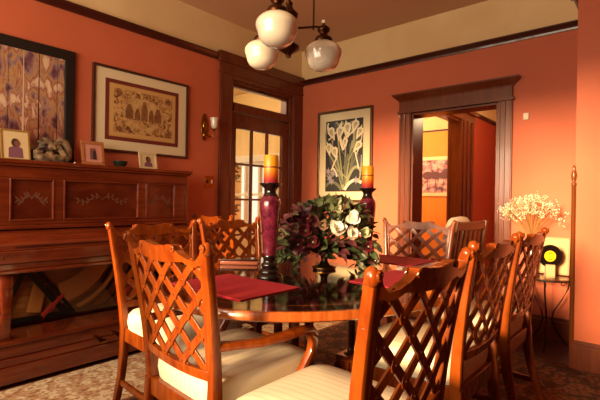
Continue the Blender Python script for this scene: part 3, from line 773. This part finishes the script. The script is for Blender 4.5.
t = thing('framed_painting', 'large abstract woodland painting in a wide black frame above the piano', 'painting', (-3.27, 0, 1.40))
frame(t, 1.10, .855, .075, .035, BLACK, 'y')
b = MB().box(-.476, .476, -.02, -.002, .074, .781, 0)
rnd = random.Random(5)
for k in range(9):
    x = -.42+k*.105+rnd.uniform(-.02, .02); w_ = rnd.uniform(.002, .006)
    flat(b, [(x-w_, .14+rnd.uniform(0, .1)), (x+w_, .14), (x+w_*.4, .78), (x-w_*.3, .78)], -.0206, 1 if k % 3 else 2)
b.build('canvas', [PAINT, mat('trunk_stroke', '#2E1A1C', .5), mat('pale_stroke', '#C8A890', .5)], t, smooth=False)

# sepia print with double mat
def sepia_nodes(nt, N, L):
    tc = N.new('ShaderNodeTexCoord'); n1 = N.new('ShaderNodeTexNoise'); n1.inputs['Scale'].default_value = 26; n1.inputs['Detail'].default_value = 5; n1.inputs['Distortion'].default_value = 1.2
    rp = N.new('ShaderNodeValToRGB'); e = rp.color_ramp.elements
    e[0].position = .36; e[0].color = hexc('#5A3418'); e[1].position = .62; e[1].color = hexc('#C8A066'); k = e.new(.48); k.color = hexc('#A87A44')
    L.new(tc.outputs['Object'], n1.inputs[0]); L.new(n1.outputs['Fac'], rp.inputs[0]); return rp.outputs[0]
SEPIA = ramp_mat('sepia_engraving', sepia_nodes, .7)
t = thing('framed_print', 'sepia print of a temple scene with cream and maroon mats in a dark frame', 'picture', (-2.135, 0, 1.515))
W_, H_ = .90, .705
frame(t, W_, H_, .022, .03, mat('walnut_frame', '#3E1A10', .35, coat=.4), 'y')
b = MB().box(-W_/2+.021, W_/2-.021, -.016, -.002, .021, H_-.021, 0)
MAROON = mat('maroon_mat', '#6A2018', .8); TANP = mat('tan_paper', '#C49A5C', .7); GOLDL = mat('gold_line', '#B8904A', .5)
def rect(b, x0, x1, z0, z1, y, mi): b.box(x0, x1, y, y+.001, z0, z1, mi)
rect(b, -.345, .345, .10, H_-.10, -.018, 1)
rect(b, -.312, .312, .132, H_-.132, -.0195, 4); rect(b, -.304, .304, .140, H_-.140, -.021, 2); rect(b, -.275, .275, .17, H_-.168, -.0225, 3)
# pale oval with temple towers
ov = [(.0+.19*math.cos(2*PI*i/40), .345+.135*math.sin(2*PI*i/40)) for i in range(40)]
flat(b, ov, -.0235, 5)
for (x, w_, z0, z1) in ((-.14, .07, .30, .42), (-.065, .05, .30, .39), (0, .06, .30, .46), (.065, .05, .30, .40), (.13, .07, .30, .42)):
    flat(b, [(x-w_/2, z0), (x+w_/2, z0), (x+w_/2, (z0+z1)/2), (x+w_*.2, z1), (x-w_*.2, z1), (x-w_/2, (z0+z1)/2)], -.0245, 6)
flat(b, [(-.16, .29), (.16, .29), (.16, .30), (-.16, .30)], -.0245, 6)
for k in range(9):
    x = -.15+k*.037; flat(b, [(x+.016*math.cos(a), .27+.03*math.sin(a)) for a in [j*PI/4 for j in range(8)]], -.0248, 3)
for (x, z) in ((-.23, .20), (.23, .20), (-.23, .50), (.23, .50)):
    flat(b, [(x+.04*math.cos(a)*(1 if k % 2 else .6), z+.03*math.sin(a)*(1 if k % 2 else .6)) for k, a in enumerate([j*PI/7 for j in range(14)])], -.0245, 6)
b.build('print', [CREAM, MAROON, TANP, SEPIA, GOLDL, mat('pale_wash', '#C8A468', .7, noise=('#A88048', 20, (1, 1, 1))), mat('umber_wash', '#8A5A30', .7, noise=('#6A4020', 30, (1, 1, 1)))], t, smooth=False)

# calla lily picture on the right wall
t = thing('framed_print', 'black and white calla lily print with cream mat in a thin bronze frame', 'picture', (0, -.67, 1.125), math.radians(-90))
W_, H_ = .76, 1.07
frame(t, W_, H_, .028, .03, mat('bronze_frame', '#5A4026', .35, metal=.6), 'x')
INK = mat('lily_ink', '#0C0D0E', .6, noise=('#1C1D1C', 12, (1, 1, 1))); LW = mat('lily_white', '#D8CCAE', .6); LG = mat('lily_green', '#8A8A66', .6); LGD = mat('lily_stem', '#5C6048', .6); LV = mat('lily_lilac', '#8E8490', .6); LB = mat('slate_wash', '#3C4146', .6)
b = MB().box(-W_/2+.027, W_/2-.027, -.014, -.002, .027, H_-.027, 0)
rect(b, -.26, .26, .12, .95, -.016, 1)
rnd = random.Random(11)
for (x, z, s) in ((.14, .85, .1), (-.15, .5, .1), (.17, .45, .1), (-.1, .88, .07), (.12, .62, .08), (.2, .72, .06)):
    flat(b, [(x+s*math.cos(a)*rnd.uniform(.5, 1), z+s*1.2*math.sin(a)*rnd.uniform(.5, 1)) for a in [k*PI/4 for k in range(8)] ], -.0165, 6)
def calla(x, z, s, ang, y):
    ca, sa = math.cos(ang), math.sin(ang); R = lambda p: (x+(p[0]*ca-p[1]*sa)*s, z+(p[0]*sa+p[1]*ca)*s)
    flat(b, [R(p) for p in ((0, -1), (.22, -.55), (.5, .0), (.62, .4), (.42, .75), (.08, .8), (-.1, 1.15), (-.22, .72), (-.5, .45), (-.42, .0), (-.2, -.5))], y, 2)
    flat(b, [R(p) for p in ((.02, -.35), (.2, .1), (.30, .42), (.05, .55), (-.2, .4), (-.15, 0))], y-.0012, 3)
    flat(b, [R(p) for p in ((-.03, -.1), (.05, -.1), (.06, .38), (-.02, .42))], y-.002, 0)
def stem(p0, p1, p2, w_, mi, y):
    tp, bt = [], []
    for i in range(11):
        t_ = i/10; q = Vector(p0)*(1-t_)**2+Vector(p1)*2*t_*(1-t_)+Vector(p2)*t_*t_
        d = (Vector(p1)-Vector(p0))*(1-t_)+(Vector(p2)-Vector(p1))*t_; n_ = Vector((-d.y, d.x)).normalized()*w_/2
        tp.append(tuple(q+n_)); bt.append(tuple(q-n_))
    b.strip(tp, bt, lambda a, c, d: Vector((a, d, c)), y, y+.0006, mi)
for i, (x, z) in enumerate(((-.19, .78), (-.08, .72), (.03, .76), (.12, .7), (.2, .8), (-.2, .55), (.2, .55), (-.13, .62), (.06, .55))):
    stem((x, z), (x*.5, .45), (.02+x*.12, .14), .020, 3 if i % 2 else 4, -.0175-.0002*i)
for i, (p0, p1, p2) in enumerate((((-.24, .3), (-.1, .45), (.0, .2)), ((.24, .35), (.15, .5), (.04, .2)), ((.25, .22), (.12, .3), (.02, .14)), ((-.25, .18), (-.15, .3), (-.02, .14)), ((.1, .92), (.2, .75), (.08, .5)), ((-.02, .93), (-.1, .8), (0, .6)))):
    stem(p0, p1, p2, .034, (4, 3, 2)[i % 3], -.0195-.0002*i)
rl = random.Random(17)
for i in range(22):
    x0 = rl.uniform(-.25, .25); z0_ = rl.uniform(.16, .86); dx_ = rl.uniform(-.12, .12)
    x1 = max(-.25, min(.25, x0+dx_*1.6)); z1_ = min(.93, z0_+rl.uniform(.10, .24))
    stem((x0, z0_), ((x0+x1)/2+rl.uniform(-.05, .05), (z0_+z1_)/2), (x1, z1_), rl.uniform(.010, .024), (2, 3, 4, 0, 5)[i % 5], -.0208-.00003*i)
for i, (x, z, s, a) in enumerate(((-.17, .80, .095, .5), (-.06, .80, .10, -.15), (.05, .83, .10, .15), (.15, .86, .09, -.3), (.21, .78, .085, -.5), (-.21, .62, .085, .2), (-.12, .57, .09, .35), (.19, .63, .085, -.7), (.02, .68, .07, 0))):
    calla(x, z, s, a, -.022-.0004*i)
for (x, z) in ((-.19, .28), (-.14, .33), (-.21, .36), (-.16, .24), (.18, .25)):
    flat(b, [(x+.05*math.cos(a)*(1 if k % 2 else .4), z+.05*math.sin(a)*(1 if k % 2 else .4)) for k, a in enumerate([j*PI/6 for j in range(12)])], -.0265, 5)
b.build('print', [CREAM, INK, LW, LG, LGD, LV, LB], t, smooth=False)

# print in the far room
def lilac_nodes(nt, N, L):
    tc = N.new('ShaderNodeTexCoord'); n1 = N.new('ShaderNodeTexNoise'); n1.inputs['Scale'].default_value = 9; n1.inputs['Detail'].default_value = 6
    rp = N.new('ShaderNodeValToRGB'); e = rp.color_ramp.elements
    e[0].position = .38; e[0].color = hexc('#5A3A4A'); e[1].position = .62; e[1].color = hexc('#D8B8B0'); k = e.new(.5); k.color = hexc('#A87A86')
    L.new(tc.outputs['Object'], n1.inputs[0]); L.new(n1.outputs['Fac'], rp.inputs[0]); return rp.outputs[0]
t = thing('framed_print', 'pink and lilac landscape print in a wide cream frame seen through the cased opening', 'picture', (4.3, .22, 1.26), math.radians(-90))
frame(t, 1.7, .80, .07, .04, mat('cream_frame', '#E8CFA0', .5), 'x')
b = MB().box(-.8, .8, -.02, -.002, .065, .735, 0)
rnd = random.Random(2)
for k in range(9):
    x = -.7+k*.17; s = rnd.uniform(.06, .13); flat(b, [(x+s*math.cos(a), .42+s*.7*math.sin(a)) for a in [j*PI/6 for j in range(12)]], -.021-.0002*k, 1)
    flat(b, [(x-.008, .2), (x+.008, .2), (x+.006, .4), (x-.006, .4)], -.0208, 1)
b.build('print', [ramp_mat('lilac_print', lilac_nodes, .6), mat('print_tree', '#5A3440', .6)], t, smooth=False)

# ------------------------------------------------------------------ wall fittings
t = thing('wall_sconce', 'brass wall sconce with a frosted glass cup beside the glazed door', 'light', (-1.48, 0, 1.70))
b = MB()
ol = []
for i in range(28):
    a = 2*PI*i/28; ol.append((.042*math.cos(a)*(1+.12*math.cos(4*a)), .15+.135*math.sin(a)))
b.prism(ol, lambda a, c, d: Vector((a, d, c)), -.012, 0); b.ball((0, -.014, .17), (.026, .014, .05)); b.ball((0, -.016, .07), (.028, .02, .032))
b.build('backplate', BRASS, t, bevel=.003)
MB().tube([(.0, -.02, .08), (.005, -.06, .05), (.02, -.10, .05), (.035, -.115, .08), (.035, -.115, .115)], .008, 8).build('arm', BRASS, t)
MB().lathe([(0, .11), (.022, .112), (.026, .12), (.012, .13), (0, .13)], 16, (.035, -.115, 0), caps=False).build('cup', BRASS, t)
MB().lathe([(.014, .13), (.026, .14), (.032, .165), (.035, .20), (.042, .235), (.038, .235), (.030, .20), (.026, .165), (.012, .135)], 20, (.035, -.115, 0), caps=False).build('glass_shade', OPAL, t, angle=70)
t = thing('light_switch', 'brass double switch plate on the wall left of the glazed door', 'switch', (-1.41, 0, 1.31))
MB().box(-.055, .055, -.006, 0, -.058, .058).build('plate', BRASS, t, bevel=.003)
MB().box(-.030, -.018, -.014, -.006, -.016, .016).build('toggle', BLACK, t, bevel=.002)
MB().box(.018, .036, -.014, -.006, -.018, .018).build('toggle', WHITE, t, bevel=.002, label='pale switch toggle')
tag(MB().box(-.02, -.0005, -2.60, -2.555, 1.865, 1.925).build('wall_sensor', WHITE, bevel=.006), 'small pale plastic sensor on the coral wall right of the cased opening', 'sensor')

# ------------------------------------------------------------------ things on the piano
def photo_nodes(bg_): return None
SKIN = mat('portrait_tone', '#7A4636', .6); CLOTH = mat('portrait_mauve', '#7A4A5A', .6); HAIR = mat('portrait_dark', '#3E2620', .6); PCREAM = mat('photo_ground', '#D2B98A', .6); PROSE = mat('photo_rose', '#C88A78', .6)
LZ = 1.3705
def photo(x, y, w_, h_, fm, label, rz, kind, fw_=.014, ground=PCREAM):
    t = thing('photo_frame', label, 'photo frame', (x, y, LZ), math.radians(rz), group='photo frames on the piano')
    T = Matrix.Rotation(math.radians(-12), 3, 'X')
    def tilt(o): o.rotation_euler = (math.radians(-12), 0, 0); o.location = (0, 0, .003)
    tilt(frame(t, w_, h_, fw_, .012, fm, 'y'))
    b = MB().box(-w_/2+fw_*.9, w_/2-fw_*.9, -.007, -.001, fw_*.9, h_-fw_*.9, 0)
    s = min(w_, h_)*(.5 if kind != 'couple' else .42); cz = h_*.5
    if kind == 'couple':
        rect(b, -w_*.22, w_*.22, h_*.2, h_*.82, -.0075, 4)
        for dx, m1 in ((-.15, 2), (.15, 1)):
            flat(b, [(dx*s-.2*s, h_*.25), (dx*s+.2*s, h_*.25), (dx*s+.15*s, cz+.3*s), (dx*s-.15*s, cz+.3*s)], -.009-.0006*(dx > 0), 3 if dx < 0 else 2)
            flat(b, [(dx*s+.12*s*math.cos(a), cz+.42*s+.15*s*math.sin(a)) for a in [k*PI/6 for k in range(12)]], -.0105, 1)
    else:
        flat(b, [(-.5*s, fw_+.004), (.5*s, fw_+.004), (.46*s, cz-.25*s), (.2*s, cz-.12*s), (-.2*s, cz-.12*s), (-.46*s, cz-.25*s)], -.008, 3)
        flat(b, [(.28*s*math.cos(a), cz+.18*s+.34*s*math.sin(a)) for a in [k*PI/8 for k in range(16)]], -.0088, 2)
        flat(b, [(.01+.2*s*math.cos(a), cz+.12*s+.26*s*math.sin(a)) for a in [k*PI/8 for k in range(16)]], -.0096, 1)
    tilt(b.build('photograph', [ground, SKIN, HAIR, CLOTH, PROSE], t, smooth=False))
    MB().sweep([(0, .02, h_*.6), (0, .055, .003)], (.03, .004), side=(1, 0, 0)).build('easel_back', BLACK, t)
photo(-3.158, -.20, .175, .215, GOLD, 'gold-framed portrait photo at the left end of the piano top', 0, 'one')
photo(-2.645, -.20, .175, .195, mat('rose_wood_frame', '#A8683E', .5), 'wooden framed photo of a couple in the middle of the piano top', 0, 'couple', .03, PROSE)
photo(-2.19, -.20, .165, .15, mat('cream_photo_frame', '#CFB890', .5), 'small cream-framed portrait photo at the right end of the piano top', 0, 'one', .02)
STONE = mat('carved_stone', '#9A7A54', .7, noise=('#2E1E16', 22, (1, 1, 1)), bump=.6, nscale=30)
b = MB(); rnd = random.Random(9)
def rock(c, r, T=None):
    k = len(b.v); b.ball(c, r, 16, 10, T=T)
    for i in range(k, len(b.v)):
        v = Vector(b.v[i]); n = math.sin(v.x*70+1)*math.sin(v.y*60+2)*math.sin(v.z*80); c_ = Vector(c); b.v[i] = tuple(c_+(v-c_)*(1+.16*n))
R_ = lambda a, ax_='Y': Matrix.Rotation(math.radians(a), 3, ax_)
def limb(pts, r0, r1):
    k = len(b.v); n = len(pts); rs = [r0+(r1-r0)*i/(n-1) for i in range(n)]
    b.tube(pts, rs, 12)
    for i in range(k, len(b.v)):
        v = b.v[i]; q = .004*math.sin(v[0]*140+v[2]*90); b.v[i] = (v[0]+q, v[1]+q, v[2]-q)
    for p, q in ((pts[0], r0), (pts[-1], r1)): rock(p, q)
limb([(-.085, 0, .03), (-.09, 0, .08), (-.075, -.005, .13), (-.045, -.01, .165)], .034, .026)
limb([(-.04, -.01, .16), (-.01, -.01, .135), (.0, -.015, .10), (-.02, -.01, .06)], .026, .032)
limb([(.01, -.01, .14), (.045, -.01, .165), (.085, -.005, .15), (.10, 0, .11), (.095, 0, .05), (.07, 0, .03)], .024, .034)
limb([(-.08, -.02, .035), (-.02, -.02, .04), (.04, -.02, .03), (.08, -.015, .04)], .03, .03)
limb([(.03, -.02, .12), (.05, -.025, .09), (.075, -.02, .06)], .016, .022)
for v in range(len(b.v)):
    p = b.v[v]; b.v[v] = (p[0], p[1], max(0, p[2]))
tag(b.build('stone_sculpture', STONE, loc=(-2.93, -.19, LZ), angle=80), 'mottled brown carved stone sculpture between two photo frames on the piano', 'sculpture')
tag(MB().lathe([(0, 0), (.03, 0), (.028, .006), (.05, .03), (.056, .055), (.05, .058), (.044, .05), (.03, .02), (0, .012)], 24, caps=False).build('small_bowl', mat('green_black_bowl', '#1A241C', .3, coat=.4), loc=(-2.435, -.2, LZ), angle=60), 'small dark green bowl on the piano left of the cream photo frame', 'bowl')
tag(MB().ball((0, 0, .011), .011, 12, 8).build('glass_bead', OPAL, loc=(-2.79, -.22, LZ), angle=80), 'tiny pale glass ball on the piano beside the stone sculpture', 'ornament')

# ------------------------------------------------------------------ ceiling light
hx, hy = None, None
def cw_(X, Z): return (-4.10+.652*X+.758*Z, -3.53-.758*X+.652*Z)
HX, HY = cw_(-.075, 2.34)
t = thing('chandelier', 'brass hanging light with three opal schoolhouse globes above the table', 'ceiling light', (HX, HY, 0))
b = MB().lathe([(0, 2.999), (.07, 2.999), (.072, 2.98), (.05, 2.955), (.02, 2.94), (0, 2.94)], 24, caps=False)
b.build('ceiling_rose', BRASSD, t, angle=60)
b = MB(); b.tube([(0, 0, 2.20), (0, 0, 2.95)], .009, 10)
b.lathe([(0, 1.915), (.012, 1.915), (.016, 1.93), (.03, 1.94), (.056, 1.955), (.060, 1.972), (.05, 1.98), (.02, 2.0), (.014, 2.03), (.014, 2.06), (.03, 2.07), (.038, 2.09), (.03, 2.11), (.02, 2.12), (.046, 2.135), (.05, 2.15), (.03, 2.17), (.016, 2.19), (.02, 2.21), (0, 2.22)], 24, caps=False)
b.build('stem', BRASSD, t, angle=60)
glob = [(0, -.088), (.024, -.087), (.050, -.080), (.072, -.066), (.084, -.050), (.0895, -.034), (.0935, -.018), (.099, -.002), (.1035, .012), (.102, .030), (.090, .049), (.070, .064), (.048, .074), (.042, .080), (.042, .088), (.036, .088), (.036, .075), (0, .075)]
for (X, Z, zc_) in ((-.125, 2.08, 1.965), (.118, 2.42, 1.955), (-.238, 2.55, 2.00)):
    gx, gy = cw_(X, Z); d = Vector((gx-HX, gy-HY, 0))
    b = MB(); z = zc_+.165
    b.tube([(0, 0, 2.09), d*.3+Vector((0, 0, 2.085)), d*.75+Vector((0, 0, z-.012)), d+Vector((0, 0, z-.005))], .006, 8)
    b.build('arm', BRASSD, t)
    MB().lathe([(0, zc_+.07), (.048, zc_+.074), (.052, zc_+.085), (.045, zc_+.10), (.024, zc_+.11), (.022, zc_+.125), (.034, zc_+.135), (.036, zc_+.15), (.020, zc_+.165), (.008, zc_+.172), (.008, zc_+.18), (0, zc_+.18)], 20, d, caps=False).build('gallery', BRASSD, t, angle=60)
    MB().ball(d+Vector((0, 0, zc_+.19)), .013).build('finial', OPAL, t)
    MB().lathe([(r, zz+zc_) for r, zz in glob], 40, d, caps=False).build('globe', OPAL, t, angle=70)
gx, gy = cw_(.06, 2.40); d = Vector((gx-HX, gy-HY, 0))
MB().tube([d+Vector((0, 0, 2.09)), d+Vector((0, 0, 2.995))], .005, 8).build('rod', BRASSD, t)

# ------------------------------------------------------------------ glass side table and what stands on it
sx, sy, sh = -.22, -2.80, .57
t = thing('side_table', 'black wrought-iron side table with a glass top against the coral wall', 'side table', (sx, sy, 0))
MB().lathe([(0, sh-.008), (.185, sh-.008), (.187, sh-.004), (.185, sh), (0, sh)], 40, caps=False).build('glass_top', GLASS, t, angle=50)
b = MB(); b.tube([(.18*math.cos(a), .18*math.sin(a), sh-.016) for a in [k*PI/20 for k in range(41)]], .007, 8); b.build('top_ring', BLACK, t)
for k in range(3):
    a = PI/6+k*2*PI/3+.6; d = Vector((math.cos(a), math.sin(a), 0)); path = []
    for (r, z) in ((.17, sh-.02), (.155, .47), (.11, .38), (.05, .29), (.035, .22), (.07, .13), (.13, .05), (.18, .006)): path.append(d*r+Vector((0, 0, z)))
    MB().tube(path, .006, 8).build('leg', BLACK, t)
    sp_ = [d*(.12+.026*math.cos(q)*(1-q/9))+Vector((0, 0, .505+.026*math.sin(q)*(1-q/9))) for q in [j*.45 for j in range(15)]]
    MB().tube(sp_, .004, 6).build('scroll', BLACK, t)
# record on a stand
RZ = math.radians(-58)
t = thing('record_award', 'black seven-inch record with a yellow label on a pale stand', 'record', (-.30, -2.83, sh+.0008), RZ)
Tt = Matrix.Rotation(PI/2, 3, 'X')
VIN = mat('black_vinyl', '#0C0A0A', .25, coat=.4)
pr = [(.019, -.002)]+[(.019+k*.0017, -.002-(.0004 if k % 2 else 0)) for k in range(1, 41)]+[(.088, 0), (.087, .002), (.019, .002)]
MB().lathe([(r, z) for r, z in pr], 48, (0, 0, .165), T=Tt, caps=False).build('vinyl_disc', VIN, t, angle=60)
b = MB().lathe([(.004, .0032), (.042, .0032), (.042, -.0032), (.004, -.0032), (.004, .0032)], 40, (0, 0, .165), T=Tt, caps=False)
YL = mat('yellow_label', '#F0C814', .5); 
lb = b.build('record_label', YL, t, angle=60)
b = MB()
for k in range(5): b.box(-.017+.002*k, .017-.002*k, -.0042, -.0035, .146-k*.0032, .1475-k*.0032)
b.box(-.012, .012, -.0042, -.0035, .183, .188); b.build('printing', BLACK, lb, smooth=False)
b = MB().box(-.032, .032, -.02, .02, 0, .10); b.build('pedestal', mat('pale_block', '#C9AE84', .4), t, bevel=.003)
MB().box(-.045, .045, -.032, .032, -.0, .012).build('foot', GLASS, t, bevel=.002)
# cream photo/box leaning on wall
t = thing('picture_card', 'pale cream card picture standing behind the yellow-label record', 'picture', (-.14, -2.80, sh+.0008), math.radians(-88))
o = frame(t, .27, .30, .012, .01, mat('pale_wood_frame', '#A87A4C', .5), 'x'); o.rotation_euler = (math.radians(-10), 0, 0); o.location = (0, 0, .004)
o = MB().box(-.124, .124, -.006, -.001, .012, .288).build('card', mat('cream_card', '#BFA67A', .7), t, smooth=False); o.rotation_euler = (math.radians(-10), 0, 0); o.location = (0, 0, .004)
# vase of baby's breath
t = thing('flower_vase', 'dark vase of white baby\'s breath on the glass side table', 'vase of flowers', (-.25, -2.69, sh+.0008))
MB().lathe([(0, 0), (.032, 0), (.036, .03), (.042, .12), (.034, .22), (.02, .27), (.026, .295), (.022, .295), (.016, .27), (0, .26)], 24, caps=False).build('vase', mat('brown_glaze', '#4A1E12', .25, coat=.6), t, angle=70)
st = MB(); bl = MB(); rnd = random.Random(21)
for k in range(60):
    a = rnd.uniform(0, 2*PI); e = rnd.random()**.6; R0 = .26*e
    tip = Vector((R0*.40*math.cos(a), R0*math.sin(a)+.01, .45+.15*(1-e*e)+rnd.uniform(-.03, .03)))
    mid = Vector((tip.x*.45, tip.y*.45, .30+(tip.z-.30)*.5)); st.tube([(0, 0, .26), mid, tip], .0013, 4)
    for j in range(7):
        q = tip+Vector((rnd.gauss(0, .018), rnd.gauss(0, .022), rnd.gauss(0, .022)))
        st.tube([mid*.3+tip*.7, q], .0007, 3)
        for m in range(3): bl.ball(q+Vector((rnd.gauss(0, .009), rnd.gauss(0, .009), rnd.gauss(0, .009))), rnd.uniform(.0028, .0048), 5, 3)
st.build('stems', mat('straw_stem', '#A8884A', .6), t); o = bl.build('blossoms', mat('baby_white', '#F2EED8', .7), t, angle=80); o['kind'] = 'stuff'

# ------------------------------------------------------------------ slatted chair with white pillow by the opening
t = thing('slatted_armchair', 'wooden slat-back armchair beside the cased opening, behind the far head chair', 'chair', (-.42, -1.98, .0085), math.radians(82))
LW_ = mat('honey_oak', '#6A3414', .35, coat=.3)
for s in (1, -1):
    MB().box(.20, .245, .24*s-.022, .24*s+.022, 0, .60).build('leg', LW_, t, bevel=.004)
    MB().sweep([(-.22, .24*s, 0), (-.22, .24*s, .4), (-.31, .24*s, .98)], (.044, .044)).build('leg', LW_, t)
    MB().box(-.25, .28, .24*s-.04, .24*s+.04, .60, .622).build('armrest', LW_, t, bevel=.004)
MB().box(-.22, .24, -.218, .218, .36, .40).build('seat', LW_, t, bevel=.004)
MB().sweep([(-.305, -.22, .94), (-.305, .22, .94)], (.03, .07), side=(1, 0, 0)).build('top_rail', LW_, t)
for k in range(5):
    y = -.16+.08*k; MB().sweep([(-.225, y, .40), (-.302, y, .92)], (.045, .012), side=(0, 1, 0)).build('slat', LW_, t)
b = MB(); n = 16; vs = []; fs = []
for j in range(9):
    for i in range(n):
        th = PI*j/8; a = 2*PI*i/n; e = .6
        f = lambda q: math.copysign(abs(q)**e, q)
        vs.append((.055*math.cos(th), .19*f(math.sin(th))*f(math.cos(a)), .17*f(math.sin(th))*f(math.sin(a))))
for j in range(8):
    for i in range(n):
        k = (i+1) % n; fs.append((j*n+i, (j+1)*n+i, (j+1)*n+k, j*n+k))
o = b.add(vs, fs).build('throw_pillow', mat('white_pillow', '#EDE2CC', .8), loc=(-.52-.05, -2.30+.03, 0), angle=80)
R3 = Matrix.Rotation(math.radians(82), 3, 'Z')
o.location = Vector((-.43, -1.99, 0))+R3 @ Vector((-.155, -.03, .855)); o.rotation_euler = (0, math.radians(-9), math.radians(82))
tag(o, 'white pillow resting against the back of the slatted armchair', 'pillow')

# potted plant in the sunroom, seen through the left column of panes
t = thing('potted_plant', 'leafy green potted plant in the sunroom behind the left panes of the glazed door', 'plant', (-.52, .85, 0))
MB().lathe([(0, 0), (.13, 0), (.17, .30), (.18, .30), (.18, .33), (.155, .33), (.15, .28), (0, .28)], 24, caps=False).build('pot', mat('terracotta', '#9A5030', .7), t, angle=60)
MB().tube([(0, 0, .28), (.02, .01, .8), (-.01, 0, 1.3)], [.014, .010, .006], 8).build('stem', mat('bark_brown', '#4A3420', .8), t)
b = MB(); rnd = random.Random(31)
for i in range(90):
    z = rnd.uniform(.75, 1.62); a = rnd.uniform(0, 2*PI); R = .16*rnd.random()**.5
    random.seed(500+i); leaf(b, (R*math.cos(a), R*math.sin(a), z), (math.cos(a), math.sin(a), rnd.uniform(-.4, .5)), rnd.uniform(.07, .11), .05, rnd.choice((0, 1)), .3)
b.build('foliage', [L1, L2], t, fixn=False)
